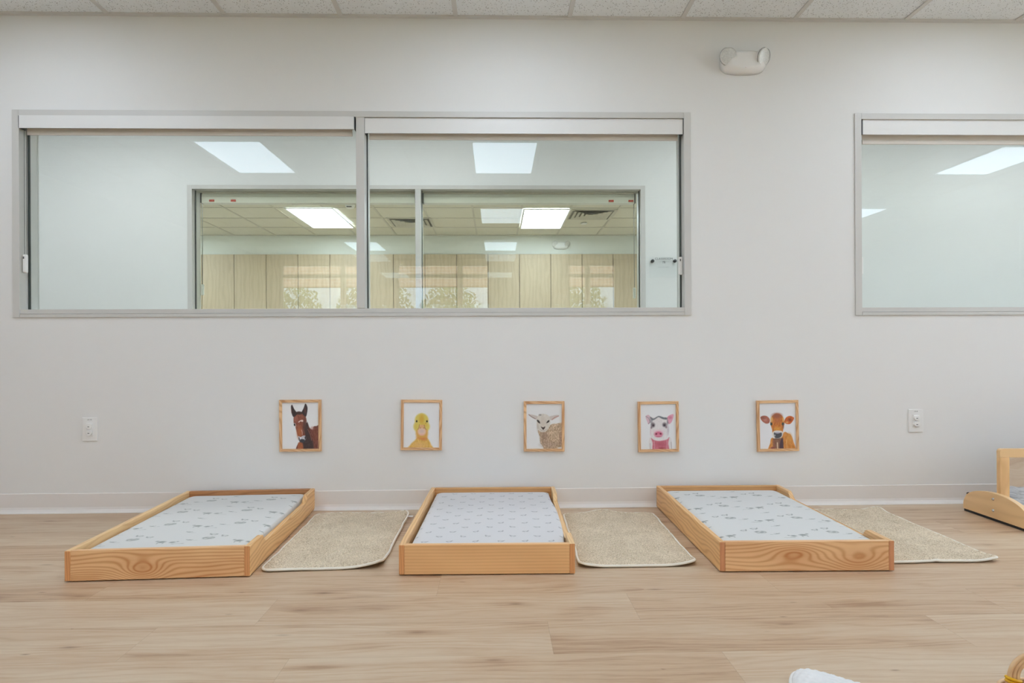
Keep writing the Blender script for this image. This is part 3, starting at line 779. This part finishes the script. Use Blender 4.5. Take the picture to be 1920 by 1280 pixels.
rug('cream tufted rug between the angled left bed and the middle bed', [(-.902, -.965), (-.450, -.935), (-.455, -.118), (-.925, -.122)], 4, lifts=((1, 0, .07, .016), (1, 1, .06, .014), (.3, .95, .1, .004)), tagpos=(-.452, -.2, .012), cutr=.04)
rug('cream tufted rug between the middle bed and the bed by the calf picture', [(.318, -.968), (.772, -.958), (.795, -.172), (.336, -.172)], 8, lifts=((1, 0, .06, .012), (.42, 1, .07, .018), (.0, .0, .06, .01)), creases=(('v', .55, .012, -.004),), cutr=.03)
rug('cream tufted rug to the right of the bed by the calf picture', [(1.535, -.96), (1.965, -.958), (1.985, -.155), (1.548, -.15)], 15, lifts=((1, 0, .05, .010), (.95, 1, .05, .012), (.25, .5, .08, .008)), creases=(('u', .42, .03, .003),), cutr=.015)

# ------------------------------------------------------------------ animal prints in pine frames
def spline(pts, n=8):
    p = np.array(pts, float); out = []
    for i in range(len(p)):
        a, b, c, d = p[i-1], p[i], p[(i+1) % len(p)], p[(i+2) % len(p)]
        for t in np.linspace(0, 1, n, endpoint=False):
            out.append(.5*((2*b)+(-a+c)*t+(2*a-5*b+4*c-d)*t*t+(-a+3*b-3*c+d)*t**3))
    return np.array(out)
class Paint:
    def __init__(s, box, bg=(242, 242, 243), seed=0):
        s.x0, s.x1, s.y0, s.y1 = box; s.nx, s.ny = 150, 186; s.seed = seed
        s.X, s.Y = np.meshgrid(np.linspace(s.x0, s.x1, s.nx), np.linspace(s.y1, s.y0, s.ny))    # rows run bottom to top
        s.C = np.zeros((s.ny, s.nx, 3))+np.array(bg, float)
    def blend(s, m, c, a=1.0):
        m = np.clip(m, 0, 1)[..., None]*a; s.C = s.C*(1-m)+np.array(c, float)*m
    def poly(s, pts, c, soft=5, a=1.0, tex=0, smooth=True):
        q = spline(pts) if smooth else np.array(pts, float)
        x, y = s.X, s.Y; inside = np.zeros_like(x, bool); dist = np.full_like(x, 1e9)
        for i in range(len(q)):
            (ax, ay), (bx, by) = q[i-1], q[i]
            cond = ((ay > y) != (by > y)); xi = (bx-ax)*(y-ay)/((by-ay) if by != ay else 1e-9)+ax
            inside ^= cond & (x < xi)
            L2 = (bx-ax)**2+(by-ay)**2+1e-9; t = np.clip(((x-ax)*(bx-ax)+(y-ay)*(by-ay))/L2, 0, 1)
            dist = np.minimum(dist, np.hypot(x-ax-t*(bx-ax), y-ay-t*(by-ay)))
        m = np.clip(.5+np.where(inside, dist, -dist)/(2*soft), 0, 1)
        c = np.array(c, float)
        if tex:
            n = (vnoise(x/14, y/26, s.seed+3)+.6*vnoise(x/6+30, y/9, s.seed+4))/1.6-.5
            cc = c+n[..., None]*tex*2; s.C = s.C*(1-(m*a)[..., None])+np.clip(cc, 0, 255)*(m*a)[..., None]
        else: s.blend(m, c, a)
    def el(s, cx, cy, rx, ry, c, a=1.0, soft=.25, ang=0):
        ca, sa = math.cos(ang), math.sin(ang); dx, dy = s.X-cx, s.Y-cy
        d = np.sqrt(((dx*ca+dy*sa)/rx)**2+((-dx*sa+dy*ca)/ry)**2); s.blend(np.clip((1+soft-d)/(2*soft), 0, 1), c, a)
    def line(s, pts, wd, c, a=1.0):
        dist = np.full_like(s.X, 1e9)
        for (ax, ay), (bx, by) in zip(pts, pts[1:]):
            L2 = (bx-ax)**2+(by-ay)**2+1e-9; t = np.clip(((s.X-ax)*(bx-ax)+(s.Y-ay)*(by-ay))/L2, 0, 1)
            dist = np.minimum(dist, np.hypot(s.X-ax-t*(bx-ax), s.Y-ay-t*(by-ay)))
        s.blend(np.clip(1.2-dist/wd, 0, 1), c, a)
    def lincol(s):
        c = np.clip(s.C*.93+14, 0, 255)/255; return np.where(c <= .04045, c/12.92, ((c+.055)/1.055)**2.4)
def horse():
    p = Paint((197, 915, 170, 1065), seed=1)
    p.poly([(500, 1100), (512, 950), (560, 900), (640, 560), (690, 560), (735, 660), (790, 690), (810, 640), (860, 630), (960, 640), (960, 1120)], (116, 58, 46), tex=26)
    p.el(790, 672, 38, 34, (176, 120, 112), .6, .5); p.el(860, 800, 60, 120, (140, 72, 52), .5, .6)
    p.poly([(600, 1100), (600, 900), (625, 700), (640, 540), (690, 560), (715, 660), (770, 850), (800, 960), (790, 1100)], (58, 38, 38), tex=12, soft=12)
    p.line([(700, 690), (745, 790), (770, 900)], 9, (170, 96, 70), .7); p.line([(880, 900), (885, 1060)], 9, (190, 120, 100), .6)
    p.poly([(505, 1100), (510, 960), (560, 930), (600, 980), (600, 1100)], (176, 92, 54), tex=20, soft=12)
    p.poly([(430, 450), (470, 380), (520, 352), (590, 370), (650, 430), (675, 540), (640, 690), (650, 830), (640, 900), (590, 935), (540, 915), (505, 830), (478, 720), (450, 610), (426, 560)], (140, 74, 56), tex=22)
    p.el(535, 740, 46, 110, (190, 104, 56), .8, .6); p.el(640, 640, 34, 130, (72, 46, 44), .75, .6); p.el(470, 480, 40, 60, (176, 104, 86), .5, .6)
    p.poly([(375, 262), (398, 220), (438, 300), (486, 366), (505, 385), (430, 452), (392, 390)], (52, 36, 36), tex=10)
    p.poly([(655, 200), (692, 260), (692, 340), (662, 448), (600, 400), (578, 372), (620, 285)], (50, 34, 36), tex=10)
    p.el(385, 330, 7, 50, (140, 74, 66), .6, .5); p.el(650, 330, 14, 55, (104, 56, 50), .7, .5); p.el(530, 378, 66, 30, (56, 36, 34), .95)
    p.poly([(512, 550), (545, 522), (580, 508), (606, 512), (610, 538), (585, 546), (560, 536), (530, 556)], (236, 214, 206), 4)
    p.el(443, 598, 15, 24, (30, 26, 28)); p.line([(430, 572), (455, 572), (468, 610), (462, 640)], 5, (226, 214, 212)); p.el(675, 550, 8, 8, (210, 190, 188))
    p.line([(575, 700), (590, 740), (592, 790)], 9, (226, 186, 170), .8)
    p.poly([(512, 815), (560, 835), (600, 812), (648, 812), (660, 870), (620, 905), (560, 895), (522, 890)], (200, 196, 202), tex=20)
    p.el(590, 908, 54, 34, (48, 52, 62)); p.el(530, 868, 10, 30, (40, 40, 48)); p.el(648, 850, 12, 30, (44, 40, 46)); p.el(556, 850, 20, 16, (236, 234, 238), .8)
    return p
def duck():
    p = Paint((185, 890, 165, 1055), seed=2)
    p.poly([(280, 1120), (330, 990), (420, 900), (455, 830), (450, 700), (630, 700), (645, 840), (680, 900), (725, 990), (760, 1120)], (230, 184, 88), tex=20, soft=14)
    p.el(510, 1010, 120, 60, (236, 190, 124), .6, .6); p.el(545, 850, 92, 46, (226, 138, 62), .9, .5); p.el(590, 890, 50, 30, (214, 118, 58), .5, .6)
    p.el(540, 520, 132, 138, (226, 206, 96), 1, .12); p.el(540, 640, 156, 130, (226, 206, 100), 1, .12); p.poly([(450, 700), (640, 700), (640, 840), (455, 840)], (226, 170, 80), soft=22)
    p.el(540, 500, 46, 90, (222, 172, 52), .85, .45); p.el(600, 610, 40, 40, (226, 180, 60), .6, .6); p.el(430, 640, 34, 70, (224, 196, 84), .5, .7)
    p.poly([(492, 620), (545, 606), (600, 620), (612, 670), (625, 720), (545, 700), (468, 720), (480, 670)], (228, 176, 120), tex=10)
    p.el(545, 742, 80, 70, (236, 200, 178)); p.el(545, 730, 44, 34, (214, 190, 186), .7, .6); p.el(545, 800, 44, 14, (240, 176, 160), .7, .5)
    p.line([(495, 600), (492, 650), (468, 700)], 6, (150, 100, 40), .8); p.line([(592, 610), (600, 655), (626, 700)], 6, (140, 90, 40), .8)
    p.el(512, 668, 8, 10, (150, 90, 60)); p.el(586, 668, 8, 10, (150, 90, 60)); p.el(620, 575, 10, 8, (190, 120, 60))
    for x in (443, 643): p.el(x, 538, 22, 26, (204, 180, 90)); p.el(x, 538, 14, 19, (34, 30, 22))
    return p
def lamb():
    p = Paint((192, 885, 190, 1065), bg=(236, 235, 234), seed=3)
    p.poly([(425, 700), (600, 680), (660, 600), (760, 578), (950, 596), (950, 1000), (870, 1030), (800, 1060), (760, 1120), (560, 1120), (520, 1020), (465, 940), (455, 830)], (196, 168, 138), tex=46, soft=10)
    p.el(545, 830, 70, 110, (138, 108, 92), .55, .6); p.el(640, 980, 150, 50, (150, 122, 108), .45, .6); p.el(860, 880, 30, 110, (166, 128, 112), .5, .6); p.el(850, 1050, 50, 22, (232, 230, 228))
    n = vnoise(p.X/9, p.Y/9, 50)+vnoise(p.X/5, p.Y/5, 51); bodym = np.clip((np.abs(p.C-235).sum(-1)-40)/30, 0, 1)
    p.C = p.C+((n-1)*46*bodym)[..., None]
    p.poly([(236, 396), (330, 408), (415, 438), (405, 500), (350, 482), (290, 446)], (208, 196, 188)); p.line([(245, 404), (300, 446), (370, 484)], 9, (126, 92, 84), .8)
    p.poly([(630, 450), (700, 424), (790, 408), (828, 424), (764, 474), (690, 508), (645, 500)], (212, 200, 192)); p.line([(815, 432), (745, 456), (690, 500)], 10, (188, 128, 118), .9)
    p.poly([(398, 560), (410, 450), (455, 402), (520, 386), (590, 404), (642, 450), (658, 540), (642, 620), (590, 712), (520, 740), (450, 716), (405, 640)], (220, 212, 200), tex=12)
    p.el(460, 408, 24, 14, (110, 100, 92), .6, .6); p.el(520, 560, 50, 90, (212, 194, 178), .6, .7); p.el(415, 640, 16, 70, (190, 176, 160), .6, .6)
    p.poly([(398, 505), (440, 516), (464, 572), (420, 552)], (52, 42, 38), 4); p.poly([(634, 508), (636, 542), (584, 568), (600, 530)], (56, 44, 40), 4)
    p.poly([(478, 632), (520, 648), (556, 630), (550, 664), (522, 694), (494, 664)], (64, 48, 44), 5); p.line([(460, 690), (500, 712), (545, 712), (580, 690)], 5, (150, 126, 112), .8)
    return p
def pig():
    p = Paint((190, 885, 200, 1080), bg=(238, 239, 241), seed=4)
    p.poly([(370, 850), (400, 1120), (760, 1120), (770, 850), (560, 900)], (232, 226, 226)); p.poly([(398, 860), (460, 900), (570, 915), (700, 890), (745, 850), (725, 960), (720, 1120), (445, 1120), (425, 950)], (206, 112, 128), tex=14, soft=10)
    p.el(580, 980, 90, 50, (190, 84, 104), .7, .6); p.el(600, 1060, 60, 20, (160, 56, 60), .7, .6); p.line([(378, 960), (380, 1080)], 6, (150, 150, 156), .8); p.line([(780, 940), (792, 1080)], 6, (150, 150, 156), .8)
    p.line([(455, 920), (468, 1080)], 7, (226, 180, 190), .8); p.line([(700, 910), (700, 1080)], 7, (226, 180, 190), .8)
    p.poly([(296, 440), (350, 410), (395, 462), (395, 540), (350, 592), (318, 520)], (222, 188, 200)); p.line([(300, 440), (350, 470), (380, 540), (350, 585)], 8, (120, 116, 124), .6); p.line([(380, 450), (385, 560)], 8, (110, 108, 116), .7)
    p.poly([(700, 520), (730, 440), (826, 404), (828, 470), (790, 562), (735, 592)], (232, 168, 188)); p.el(770, 470, 36, 26, (214, 116, 146), .7, .6); p.line([(715, 470), (712, 560), (745, 570)], 7, (120, 110, 122), .6)
    p.poly([(400, 470), (470, 462), (545, 440), (640, 458), (702, 486), (722, 600), (745, 740), (705, 850), (560, 912), (425, 866), (380, 760), (392, 600)], (232, 226, 226), tex=8)
    p.poly([(392, 450), (450, 482), (545, 436), (640, 462), (704, 470), (700, 505), (620, 494), (545, 458), (470, 502), (410, 515)], (112, 118, 124), tex=20, soft=8)
    p.el(410, 540, 18, 50, (130, 128, 136), .7, .6); p.el(716, 560, 14, 44, (120, 118, 126), .7, .6); p.el(725, 700, 18, 90, (196, 184, 196), .6, .6); p.el(388, 730, 10, 80, (220, 190, 200), .6, .6)
    p.el(435, 608, 40, 46, (118, 106, 114), .95, .35); p.el(442, 614, 18, 20, (60, 48, 56)); p.el(405, 655, 16, 24, (120, 100, 110), .8, .5)
    p.el(658, 606, 42, 42, (118, 108, 116), .95, .35); p.el(655, 614, 18, 20, (58, 48, 54)); p.el(690, 650, 18, 24, (130, 106, 116), .8, .5)
    p.el(540, 735, 90, 34, (236, 190, 205), .7, .6); p.el(540, 786, 82, 52, (218, 112, 142)); p.el(540, 812, 44, 20, (236, 158, 180), .8, .5); p.el(540, 832, 60, 14, (206, 90, 120), .6, .5)
    p.el(498, 780, 17, 15, (116, 32, 54)); p.el(580, 778, 18, 15, (116, 32, 54))
    return p
def calf():
    p = Paint((205, 905, 180, 1065), bg=(238, 238, 241), seed=5)
    p.poly([(400, 1120), (410, 950), (445, 850), (600, 850), (680, 745), (750, 770), (802, 800), (850, 930), (862, 1120)], (212, 136, 62), tex=26)
    p.poly([(470, 860), (620, 860), (640, 960), (650, 1120), (490, 1120)], (134, 92, 72), tex=20, soft=12); p.poly([(600, 930), (650, 860), (655, 1120), (585, 1120)], (74, 54, 66), soft=10)
    p.line([(545, 950), (548, 1075)], 15, (232, 208, 176)); p.line([(470, 900), (500, 1060)], 10, (180, 100, 80), .7); p.line([(720, 900), (722, 1060)], 8, (236, 196, 140), .7); p.el(770, 860, 50, 80, (224, 158, 74), .7, .6); p.el(455, 1050, 40, 26, (130, 60, 66), .8, .5)
    p.poly([(232, 455), (290, 424), (362, 440), (408, 500), (392, 566), (330, 574), (262, 524)], (172, 98, 80), tex=20); p.el(320, 500, 44, 26, (206, 140, 130), .7, .5, .5); p.el(290, 470, 40, 18, (120, 70, 60), .5, .6, .4)
    p.poly([(686, 545), (716, 470), (790, 438), (864, 470), (852, 524), (794, 590), (718, 588)], (208, 100, 44), tex=24); p.el(790, 510, 28, 30, (120, 48, 28), .7, .6, -.6); p.el(735, 560, 22, 16, (226, 196, 120), .7, .5)
    p.poly([(425, 530), (446, 446), (500, 396), (545, 384), (604, 400), (652, 446), (688, 545), (672, 640), (655, 720), (645, 820), (560, 872), (465, 830), (450, 700), (424, 600)], (212, 124, 52), tex=24)
    p.el(545, 430, 88, 50, (158, 90, 74), .85, .5); p.el(555, 520, 60, 60, (178, 100, 74), .5, .6); p.el(442, 500, 22, 52, (232, 190, 122), .85, .4); p.el(664, 505, 16, 46, (232, 190, 120), .8, .4)
    p.el(548, 680, 70, 36, (232, 168, 66), .7, .6); p.line([(500, 560), (480, 640), (470, 720)], 8, (176, 84, 40), .6)
    p.el(436, 588, 20, 26, (52, 62, 58)); p.el(656, 590, 22, 30, (70, 74, 70)); p.line([(415, 560), (450, 565)], 6, (50, 40, 30)); p.el(660, 640, 14, 40, (120, 70, 60), .7, .5)
    p.poly([(450, 770), (478, 726), (545, 712), (640, 730), (652, 800), (600, 862), (480, 862), (452, 820)], (232, 224, 214)); p.poly([(484, 752), (550, 768), (626, 756), (624, 826), (560, 862), (500, 846)], (78, 78, 84), 7)
    p.el(550, 754, 48, 14, (186, 180, 196)); p.el(500, 806, 12, 18, (200, 205, 212), .8); p.line([(500, 866), (550, 878), (600, 862)], 5, (60, 54, 54))
    return p
M_print = vcol_mat('animal_print_paper', .45)
FRM = [wood('picture_frame_pine_%d' % i, (234, 194, 148), (186, 126, 78), 'x' if i % 2 else 'z', rings=45, warp=3.2, seed=50+i*7, contrast=1.0) for i in range(4)]
def picture(label, p, corners):
    """corners tl, tr, br, bl as (x, z) on the wall"""
    (ax, az), (bx, bz), (cx, cz), (dx, dz) = corners
    xc = (ax+bx+cx+dx)/4; zc = (az+bz+cz+dz)/4; w_ = (bx-ax+cx-dx)/2; h_ = (az+bz-cz-dz)/2
    tilt = math.atan2((bz-az)+(cz-dz), 2*w_)*.5 + math.atan2((dx-ax)+(cx-bx), 2*h_)*.5
    r = thing('framed_picture', label, 'framed picture', (xc, 0, zc), 0, 'framed animal pictures'); r.rotation_euler = (0, -tilt, 0)
    bw = .0145; W2_, H2_ = w_/2, h_/2
    sides = [([(-W2_, H2_), (W2_, H2_), (W2_-bw, H2_-bw), (-W2_+bw, H2_-bw)], 1), ([(-W2_, -H2_), (W2_, -H2_), (W2_-bw, -H2_+bw), (-W2_+bw, -H2_+bw)], 1),
             ([(-W2_, -H2_), (-W2_, H2_), (-W2_+bw, H2_-bw), (-W2_+bw, -H2_+bw)], 0), ([(W2_, -H2_), (W2_, H2_), (W2_-bw, H2_-bw), (W2_-bw, -H2_+bw)], 0)]
    k = random.randint(0, 1)
    bm = B()
    for pts, ax_ in sides: add_prism(bm, pts, 'y', -.015, -.0005, .0008, mi=ax_)
    obj('frame', bm, [FRM[2*k], FRM[2*k+1]], r)
    iw, ih = W2_-bw+.002, H2_-bw+.002; gx, gz = np.meshgrid(np.linspace(-iw, iw, p.nx), np.linspace(-ih, ih, p.ny))
    P = np.stack([gx, np.full_like(gx, -.0085)-.0006*(vnoise(gx*30+9, gz*20, p.seed)), gz], -1)
    me = grid_mesh('print', p.nx, p.ny, P, p.lincol()); pr = obj('print', me, M_print, r)
    bm = B(); add_box(bm, -iw, iw, -.007, -.002, -ih, ih); obj('backing_board', bm, M_gasket, r)
picture('pine-framed print of a brown horse, above the angled left bed', horse(), [(-1.154, .588), (-.932, .588), (-.933, .314), (-1.152, .313)])
picture('pine-framed print of a yellow duckling above the middle bed', duck(), [(-.509, .585), (-.291, .582), (-.295, .314), (-.513, .316)])
picture('pine-framed print of a lamb turning its head', lamb(), [(.144, .572), (.364, .571), (.360, .303), (.143, .302)])
picture('pine-framed print of a piglet with a pink snout', pig(), [(.757, .565), (.976, .567), (.981, .294), (.759, .296)])
picture('pine-framed print of an orange-brown calf', calf(), [(1.402, .567), (1.629, .568), (1.633, .294), (1.406, .291)])

# ------------------------------------------------------------------ low standing mirror at the right edge
M_birch = wood('birch_ply', (240, 203, 152), (214, 170, 118), 'x', rings=18, warp=1.0, seed=60, contrast=.5, rough=.35)
M_birchz = wood('birch_post', (242, 202, 148), (214, 162, 104), 'z', rings=18, warp=2.0, seed=66, contrast=.6, rough=.35)
def mirror_mat():
    t = NT('acrylic_mirror'); t.color((.80, .77, .76)); t.b.inputs['Metallic'].default_value = 1.0; t.rough(.03)
    x, y, z = t.obj(); t.bump(t.noise(t.vec(x, y, z), 7, 1), .25, .01)
    return t.m
def floor_mirror():
    r = thing('floor_mirror', 'low birch-framed standing mirror on a half-moon foot at the right edge', 'mirror', (2.42, -.31, 0), -.03)
    # frame lies in a plane parallel to the wall; foot runs perpendicular to it at the left end
    yf, Lx, ht = -.055, 1.2, .352
    bm = B(); pts = []
    def arc(cx, cz, rr, a0, a1, n=6): return [(cx+rr*math.cos(a0+(a1-a0)*i/n), cz+rr*math.sin(a0+(a1-a0)*i/n)) for i in range(n+1)]
    add_box(bm, .026, .072, yf-.012, yf+.012, .03, ht-.042, .002); obj('frame_post', bm, M_birchz, r)
    bm = B(); add_box(bm, Lx-.072, Lx-.026, yf-.012, yf+.012, .03, ht-.042, .002); obj('frame_post', bm, M_birchz, r)
    bm = B(); pts = arc(.026+.014, ht-.014, .014, PI, PI/2)+arc(Lx-.04, ht-.014, .014, PI/2, 0)+[(Lx-.026, ht-.0415), (.026, ht-.0415)]
    add_prism(bm, pts, 'y', yf-.012, yf+.012, .0015); obj('top_rail', bm, M_birch, r)
    bm = B(); add_box(bm, .073, Lx-.073, yf-.012, yf+.012, .03, .076, .002); obj('bottom_rail', bm, M_birch, r)
    bm = B(); add_box(bm, .07, Lx-.07, yf-.003, yf+.003, .07, ht-.04); obj('mirror_sheet', bm, mirror_mat(), r)
    for x0 in (0, Lx-.025):
        bm = B(); n = 28; L_, H_ = .425, .125; yc = yf-.005; pts = [(yc-L_/2, .012), (yc-L_/2, .04)]
        for i in range(1, n): a = PI-PI*i/n; pts.append((yc+L_/2*math.cos(a)*.985, .036+(H_-.036+.01)*math.sin(a)**.78))
        pts += [(yc+L_/2, .04), (yc+L_/2, .012)]
        add_prism(bm, pts, 'x', x0, x0+.025, .0025); ft = obj('foot', bm, M_birch if False else M_foot, r)
        bm = B(); add_box(bm, x0+.003, x0+.022, yc-L_/2+.004, yc+L_/2-.004, 0, .012); obj('rubber_strip', bm, M_black, ft)
        if x0 == 0:
            for zz in (.05, .105):
                bm = B(); add_lathe(bm, [(0, -.004), (.0055, -.0035), (.0075, 0)], (0, yf, zz), (1, 0, 0), 16); obj('bolt', bm, M_bolt, ft)
    bm = B(); add_lathe(bm, [(0, -.012), (.008, -.01), (.009, 0), (.004, .004), (0, .004)], (.012, yc+L_/2-.025, .088), (0, -.3, -1)); obj('rubber_bumper', bm, M_black, r)
M_foot = wood('birch_foot', (238, 202, 152), (214, 172, 120), 'y', rings=14, warp=.8, seed=71, contrast=.45, rough=.35)
floor_mirror()
# grey rug in front of it, seen in the mirror only
def grey_rug():
    nx, ny = 160, 120; U, V = np.meshgrid(np.linspace(0, 1, nx), np.linspace(0, 1, ny)); X = U*1.3; Y = V*.95
    Z = .006+.006*vnoise(X*60, Y*90, 3)
    c = .30+.45*vnoise(X*18, Y*70, 4)[..., None]*np.array([1, 1, .98]); c = c+np.zeros((ny, nx, 3))
    o = obj('rug', grid_mesh('rug', nx, ny, np.stack([X, Y*.75, Z], -1), c), vcol_mat('grey_woven_rug', .95, .6, 200), None, (2.66, -1.22, 0))
    tag(o, 'grey and white woven rug reflected in the low standing mirror', 'rug')
grey_rug()

# ------------------------------------------------------------------ things at the lower edge
def play_mat():
    # quilted white cotton lounger cushion, only its far rim shows
    bm = B(); r = thing('quilted_cushion', 'white quilted cushion at the lower edge of the photo', 'cushion', (.803, -2.070, 0))
    N, K = 160, 60; rings = []
    def rim(a):
        x, y = .132*math.cos(a), .235*math.sin(a)
        y += .045*math.exp(-((a-2.0)/.45)**2)-.012*math.exp(-((a-1.15)/.3)**2)
        return x+.0, y
    for k in range(K+1):
        t = k/K; rg = []
        for i in range(N):
            a = 2*PI*i/N; x, y = rim(a); rr = math.sin(t*PI/2); z = .012+.04*math.cos(t*PI/2)**.7*(1-.35*(1-t)**2)
            z += .004*abs(math.sin(x*rr*120+y*rr*120))*abs(math.sin(x*rr*120-y*rr*120))
            rg.append(bm.verts.new((x*rr, y*rr, z)) if k else None)
        rings.append(rg)
    c = bm.verts.new((0, 0, .012+.04*.65))
    for i in range(N): f = bm.faces.new((c, rings[1][i], rings[1][(i+1) % N])); f.smooth = True
    for k in range(1, K):
        for i in range(N): f = bm.faces.new((rings[k][i], rings[k+1][i], rings[k+1][(i+1) % N], rings[k][(i+1) % N])); f.smooth = True
    bot = [bm.verts.new((v.co.x*.97, v.co.y*.97, .0)) for v in rings[K]]
    for i in range(N): bm.faces.new((rings[K][i], bot[i], bot[(i+1) % N], rings[K][(i+1) % N]))
    bm.faces.new(bot)
    obj('quilted_cover', bm, flat('quilted_cotton', (236, 236, 236), .9, bump=.3, bscale=160), r)
    bm = B(); path = [(*rim(2*PI*i/N), .014) for i in range(N)]; add_tube(bm, path, .007, 10, closed=True); obj('piping', bm, flat('piping_cotton', (240, 238, 236), .85), r)
play_mat()
def rattan():
    r = thing('rattan_basket', 'rattan basket with yellow ribbon on its handle, cut off at the lower right corner', 'basket', (1.207, -1.985, 0), .0)
    M_rat = wood('rattan_cane', (232, 198, 154), (188, 136, 90), 'x', rings=20, warp=.6, seed=80, contrast=.5); M_rib = flat('yellow_ribbon', (232, 178, 26), .4, var=.1, scale=40)
    # oval woven body
    for_body = B()
    for k in range(8):
        z = .005+k*.0077; q = 1-.16*((7-k)/7)**2
        add_tube(for_body, [(.064*q*math.cos(2*PI*i/64), .05*q*math.sin(2*PI*i/64), z+.0018*math.sin(i*PI+k*PI)) for i in range(64)], .0042, 7, closed=True)
    for i in range(22):
        a = 2*PI*i/22; add_tube(for_body, [(.053*math.cos(a), .041*math.sin(a), .003), (.063*math.cos(a), .049*math.sin(a), .05), (.065*math.cos(a), 0.051*math.sin(a), .060)], .0028, 6)
    add_lathe(for_body, [(0, .002), (.036, .002), (.04, .006), (0, .006)], (0, 0, 0), seg=40)
    obj('woven_body', for_body, M_rat, r)
    for R_, rr in ((.05, .0047), (.041, .0047), (.032, .0047)):
        bm = B(); add_tube(bm, [(-R_, 0, .05)]+[(-R_*math.cos(t), 0, .090+R_*math.sin(t)) for t in np.linspace(0, PI, 41)]+[(R_, 0, .05)], rr, 10, upv=(0, 1, 0)); obj('handle_cane', bm, M_rat, r)
    for sx in (-1, 1):
        bm = B()
        for k in range(2):
            c = Vector((sx*.041, 0, .078+k*.0072)); add_tube(bm, [(c.x+.016*math.cos(t), c.y+.008*math.sin(t), c.z+sx*.005*math.cos(t)) for t in np.linspace(0, 2*PI, 25)[:-1]], .0034, 8, closed=True)
        obj('ribbon', bm, M_rib, r)
rattan()

# ------------------------------------------------------------------ behind the camera: outer windows, brick front, trees (seen in the glass)
M_brick = None
def brick_mat():
    t = NT('red_brick'); tc = t.new('ShaderNodeTexCoord'); sp = t.new('ShaderNodeSeparateXYZ'); t.link(tc.outputs['Object'], sp.inputs[0])
    b = t.new('ShaderNodeTexBrick'); t.link(t.vec(sp.outputs[0], sp.outputs[2], 0.0), b.inputs['Vector'])
    b.inputs['Color1'].default_value = (*lin((196, 138, 110)), 1); b.inputs['Color2'].default_value = (*lin((214, 160, 128)), 1); b.inputs['Mortar'].default_value = (*lin((226, 218, 206)), 1)
    b.inputs['Scale'].default_value = 1.0; b.inputs['Brick Width'].default_value = .21; b.inputs['Row Height'].default_value = .075; b.inputs['Mortar Size'].default_value = .009
    t.color(b.outputs[0]); t.rough(.9); return t.m
M_brick = brick_mat()
bm = B(); add_box(bm, -9, 10, YB-3.3, YB-3.0, 2.35, 5.2)
for x in (-8.0, -3.2, .9, 6.3): add_box(bm, x, x+.5, YB-3.3, YB-3.0, -.2, 2.35)
tag(obj('brick_porch', bm, M_brick), 'brick porch front outside, mirrored in the long window', 'building')
bm = B(); add_box(bm, XR+.1, XR+25, YB-.12, 12, -.3, -.15); struct('bounce_ground', bm, flat('pale_concrete', (214, 212, 206), .9))  # unseen pale ground, added to bounce sunlight in through the side window
bm = B(); add_box(bm, -30, 31.6, YB-40, YB-.12, -.3, -.2); o = struct('ground', bm, flat('lawn_green', (120, 142, 84), .9, var=.2, scale=2))
for i, (a, b, c, d) in enumerate(FH):
    bm = B(); y0, y1 = YB-.1, YB-.03
    for q in ((a, a+.06, c, d), (b-.06, b, c, d), (a, b, c, c+.06), (a, b, d-.06, d), (a, b, 2.26, 2.33)): add_box(bm, q[0], q[1], y0, y1, q[2], q[3])
    xm = b-.62; add_box(bm, xm-.05, xm+.05, y0, y1, c, d)
    fr = struct('window_%d' % (i+4), bm, M_shade)
    bm = B(); add_box(bm, a+.02, b-.02, YB-.068, YB-.062, c+.02, d-.02); obj('glass_pane', bm, M_clear, fr)
def tree(x, y, h, seed, label):
    rs = random.Random(seed); r = thing('tree', label, 'tree', (x, y, -.2), 0, 'trees outside mirrored in the glass')
    bm = B(); add_tube(bm, [(0, 0, 0), (.05, .02, h*.3), (0, .05, h*.62)], [.11, .085, .04], 8)
    for k in range(7):
        a = rs.uniform(0, 2*PI); z = h*rs.uniform(.25, .55); add_tube(bm, [(0, 0, z), (math.cos(a)*h*.14, math.sin(a)*h*.14, z+h*.12), (math.cos(a)*h*.25, math.sin(a)*h*.25, z+h*.28)], [.035, .025, .01], 5)
    obj('trunk', bm, flat('bark', (110, 92, 76), .9), r)
    bm = B()
    for k in range(2600):
        while True:
            p = Vector((rs.uniform(-1, 1), rs.uniform(-1, 1), rs.uniform(-1, 1)))
            if .35 < p.length < 1: break
        c = Vector((p.x*h*.34, p.y*h*.34, h*.62+p.z*h*.38)); d1 = Vector((rs.uniform(-1, 1), rs.uniform(-1, 1), rs.uniform(-1, 1))).normalized(); d2 = d1.cross(Vector((0, .3, 1))).normalized(); s = rs.uniform(.035, .07)
        bm.faces.new([bm.verts.new(c+d1*s*1.6), bm.verts.new(c+d2*s*.7), bm.verts.new(c-d1*s*1.6), bm.verts.new(c-d2*s*.7)])
    obj('foliage', bm, M_leaf, r)
M_leaf = flat('leaf_green', (132, 158, 78), .7, var=.3, scale=3)
tree(-3.6, YB-6.0, 3.3, 1, 'leafy green tree outside, mirrored left of the long window mullion')
tree(-1.4, YB-6.5, 3.0, 2, 'leafy green tree outside, mirrored beside the far window mullion')
tree(2.4, YB-6.4, 3.2, 3, 'leafy green tree outside, mirrored near the right end of the far window')
tree(-6.6, YB-7.0, 3.4, 4, 'leafy green tree outside, mirrored furthest left in the glass')
bpy.context.view_layer.update()
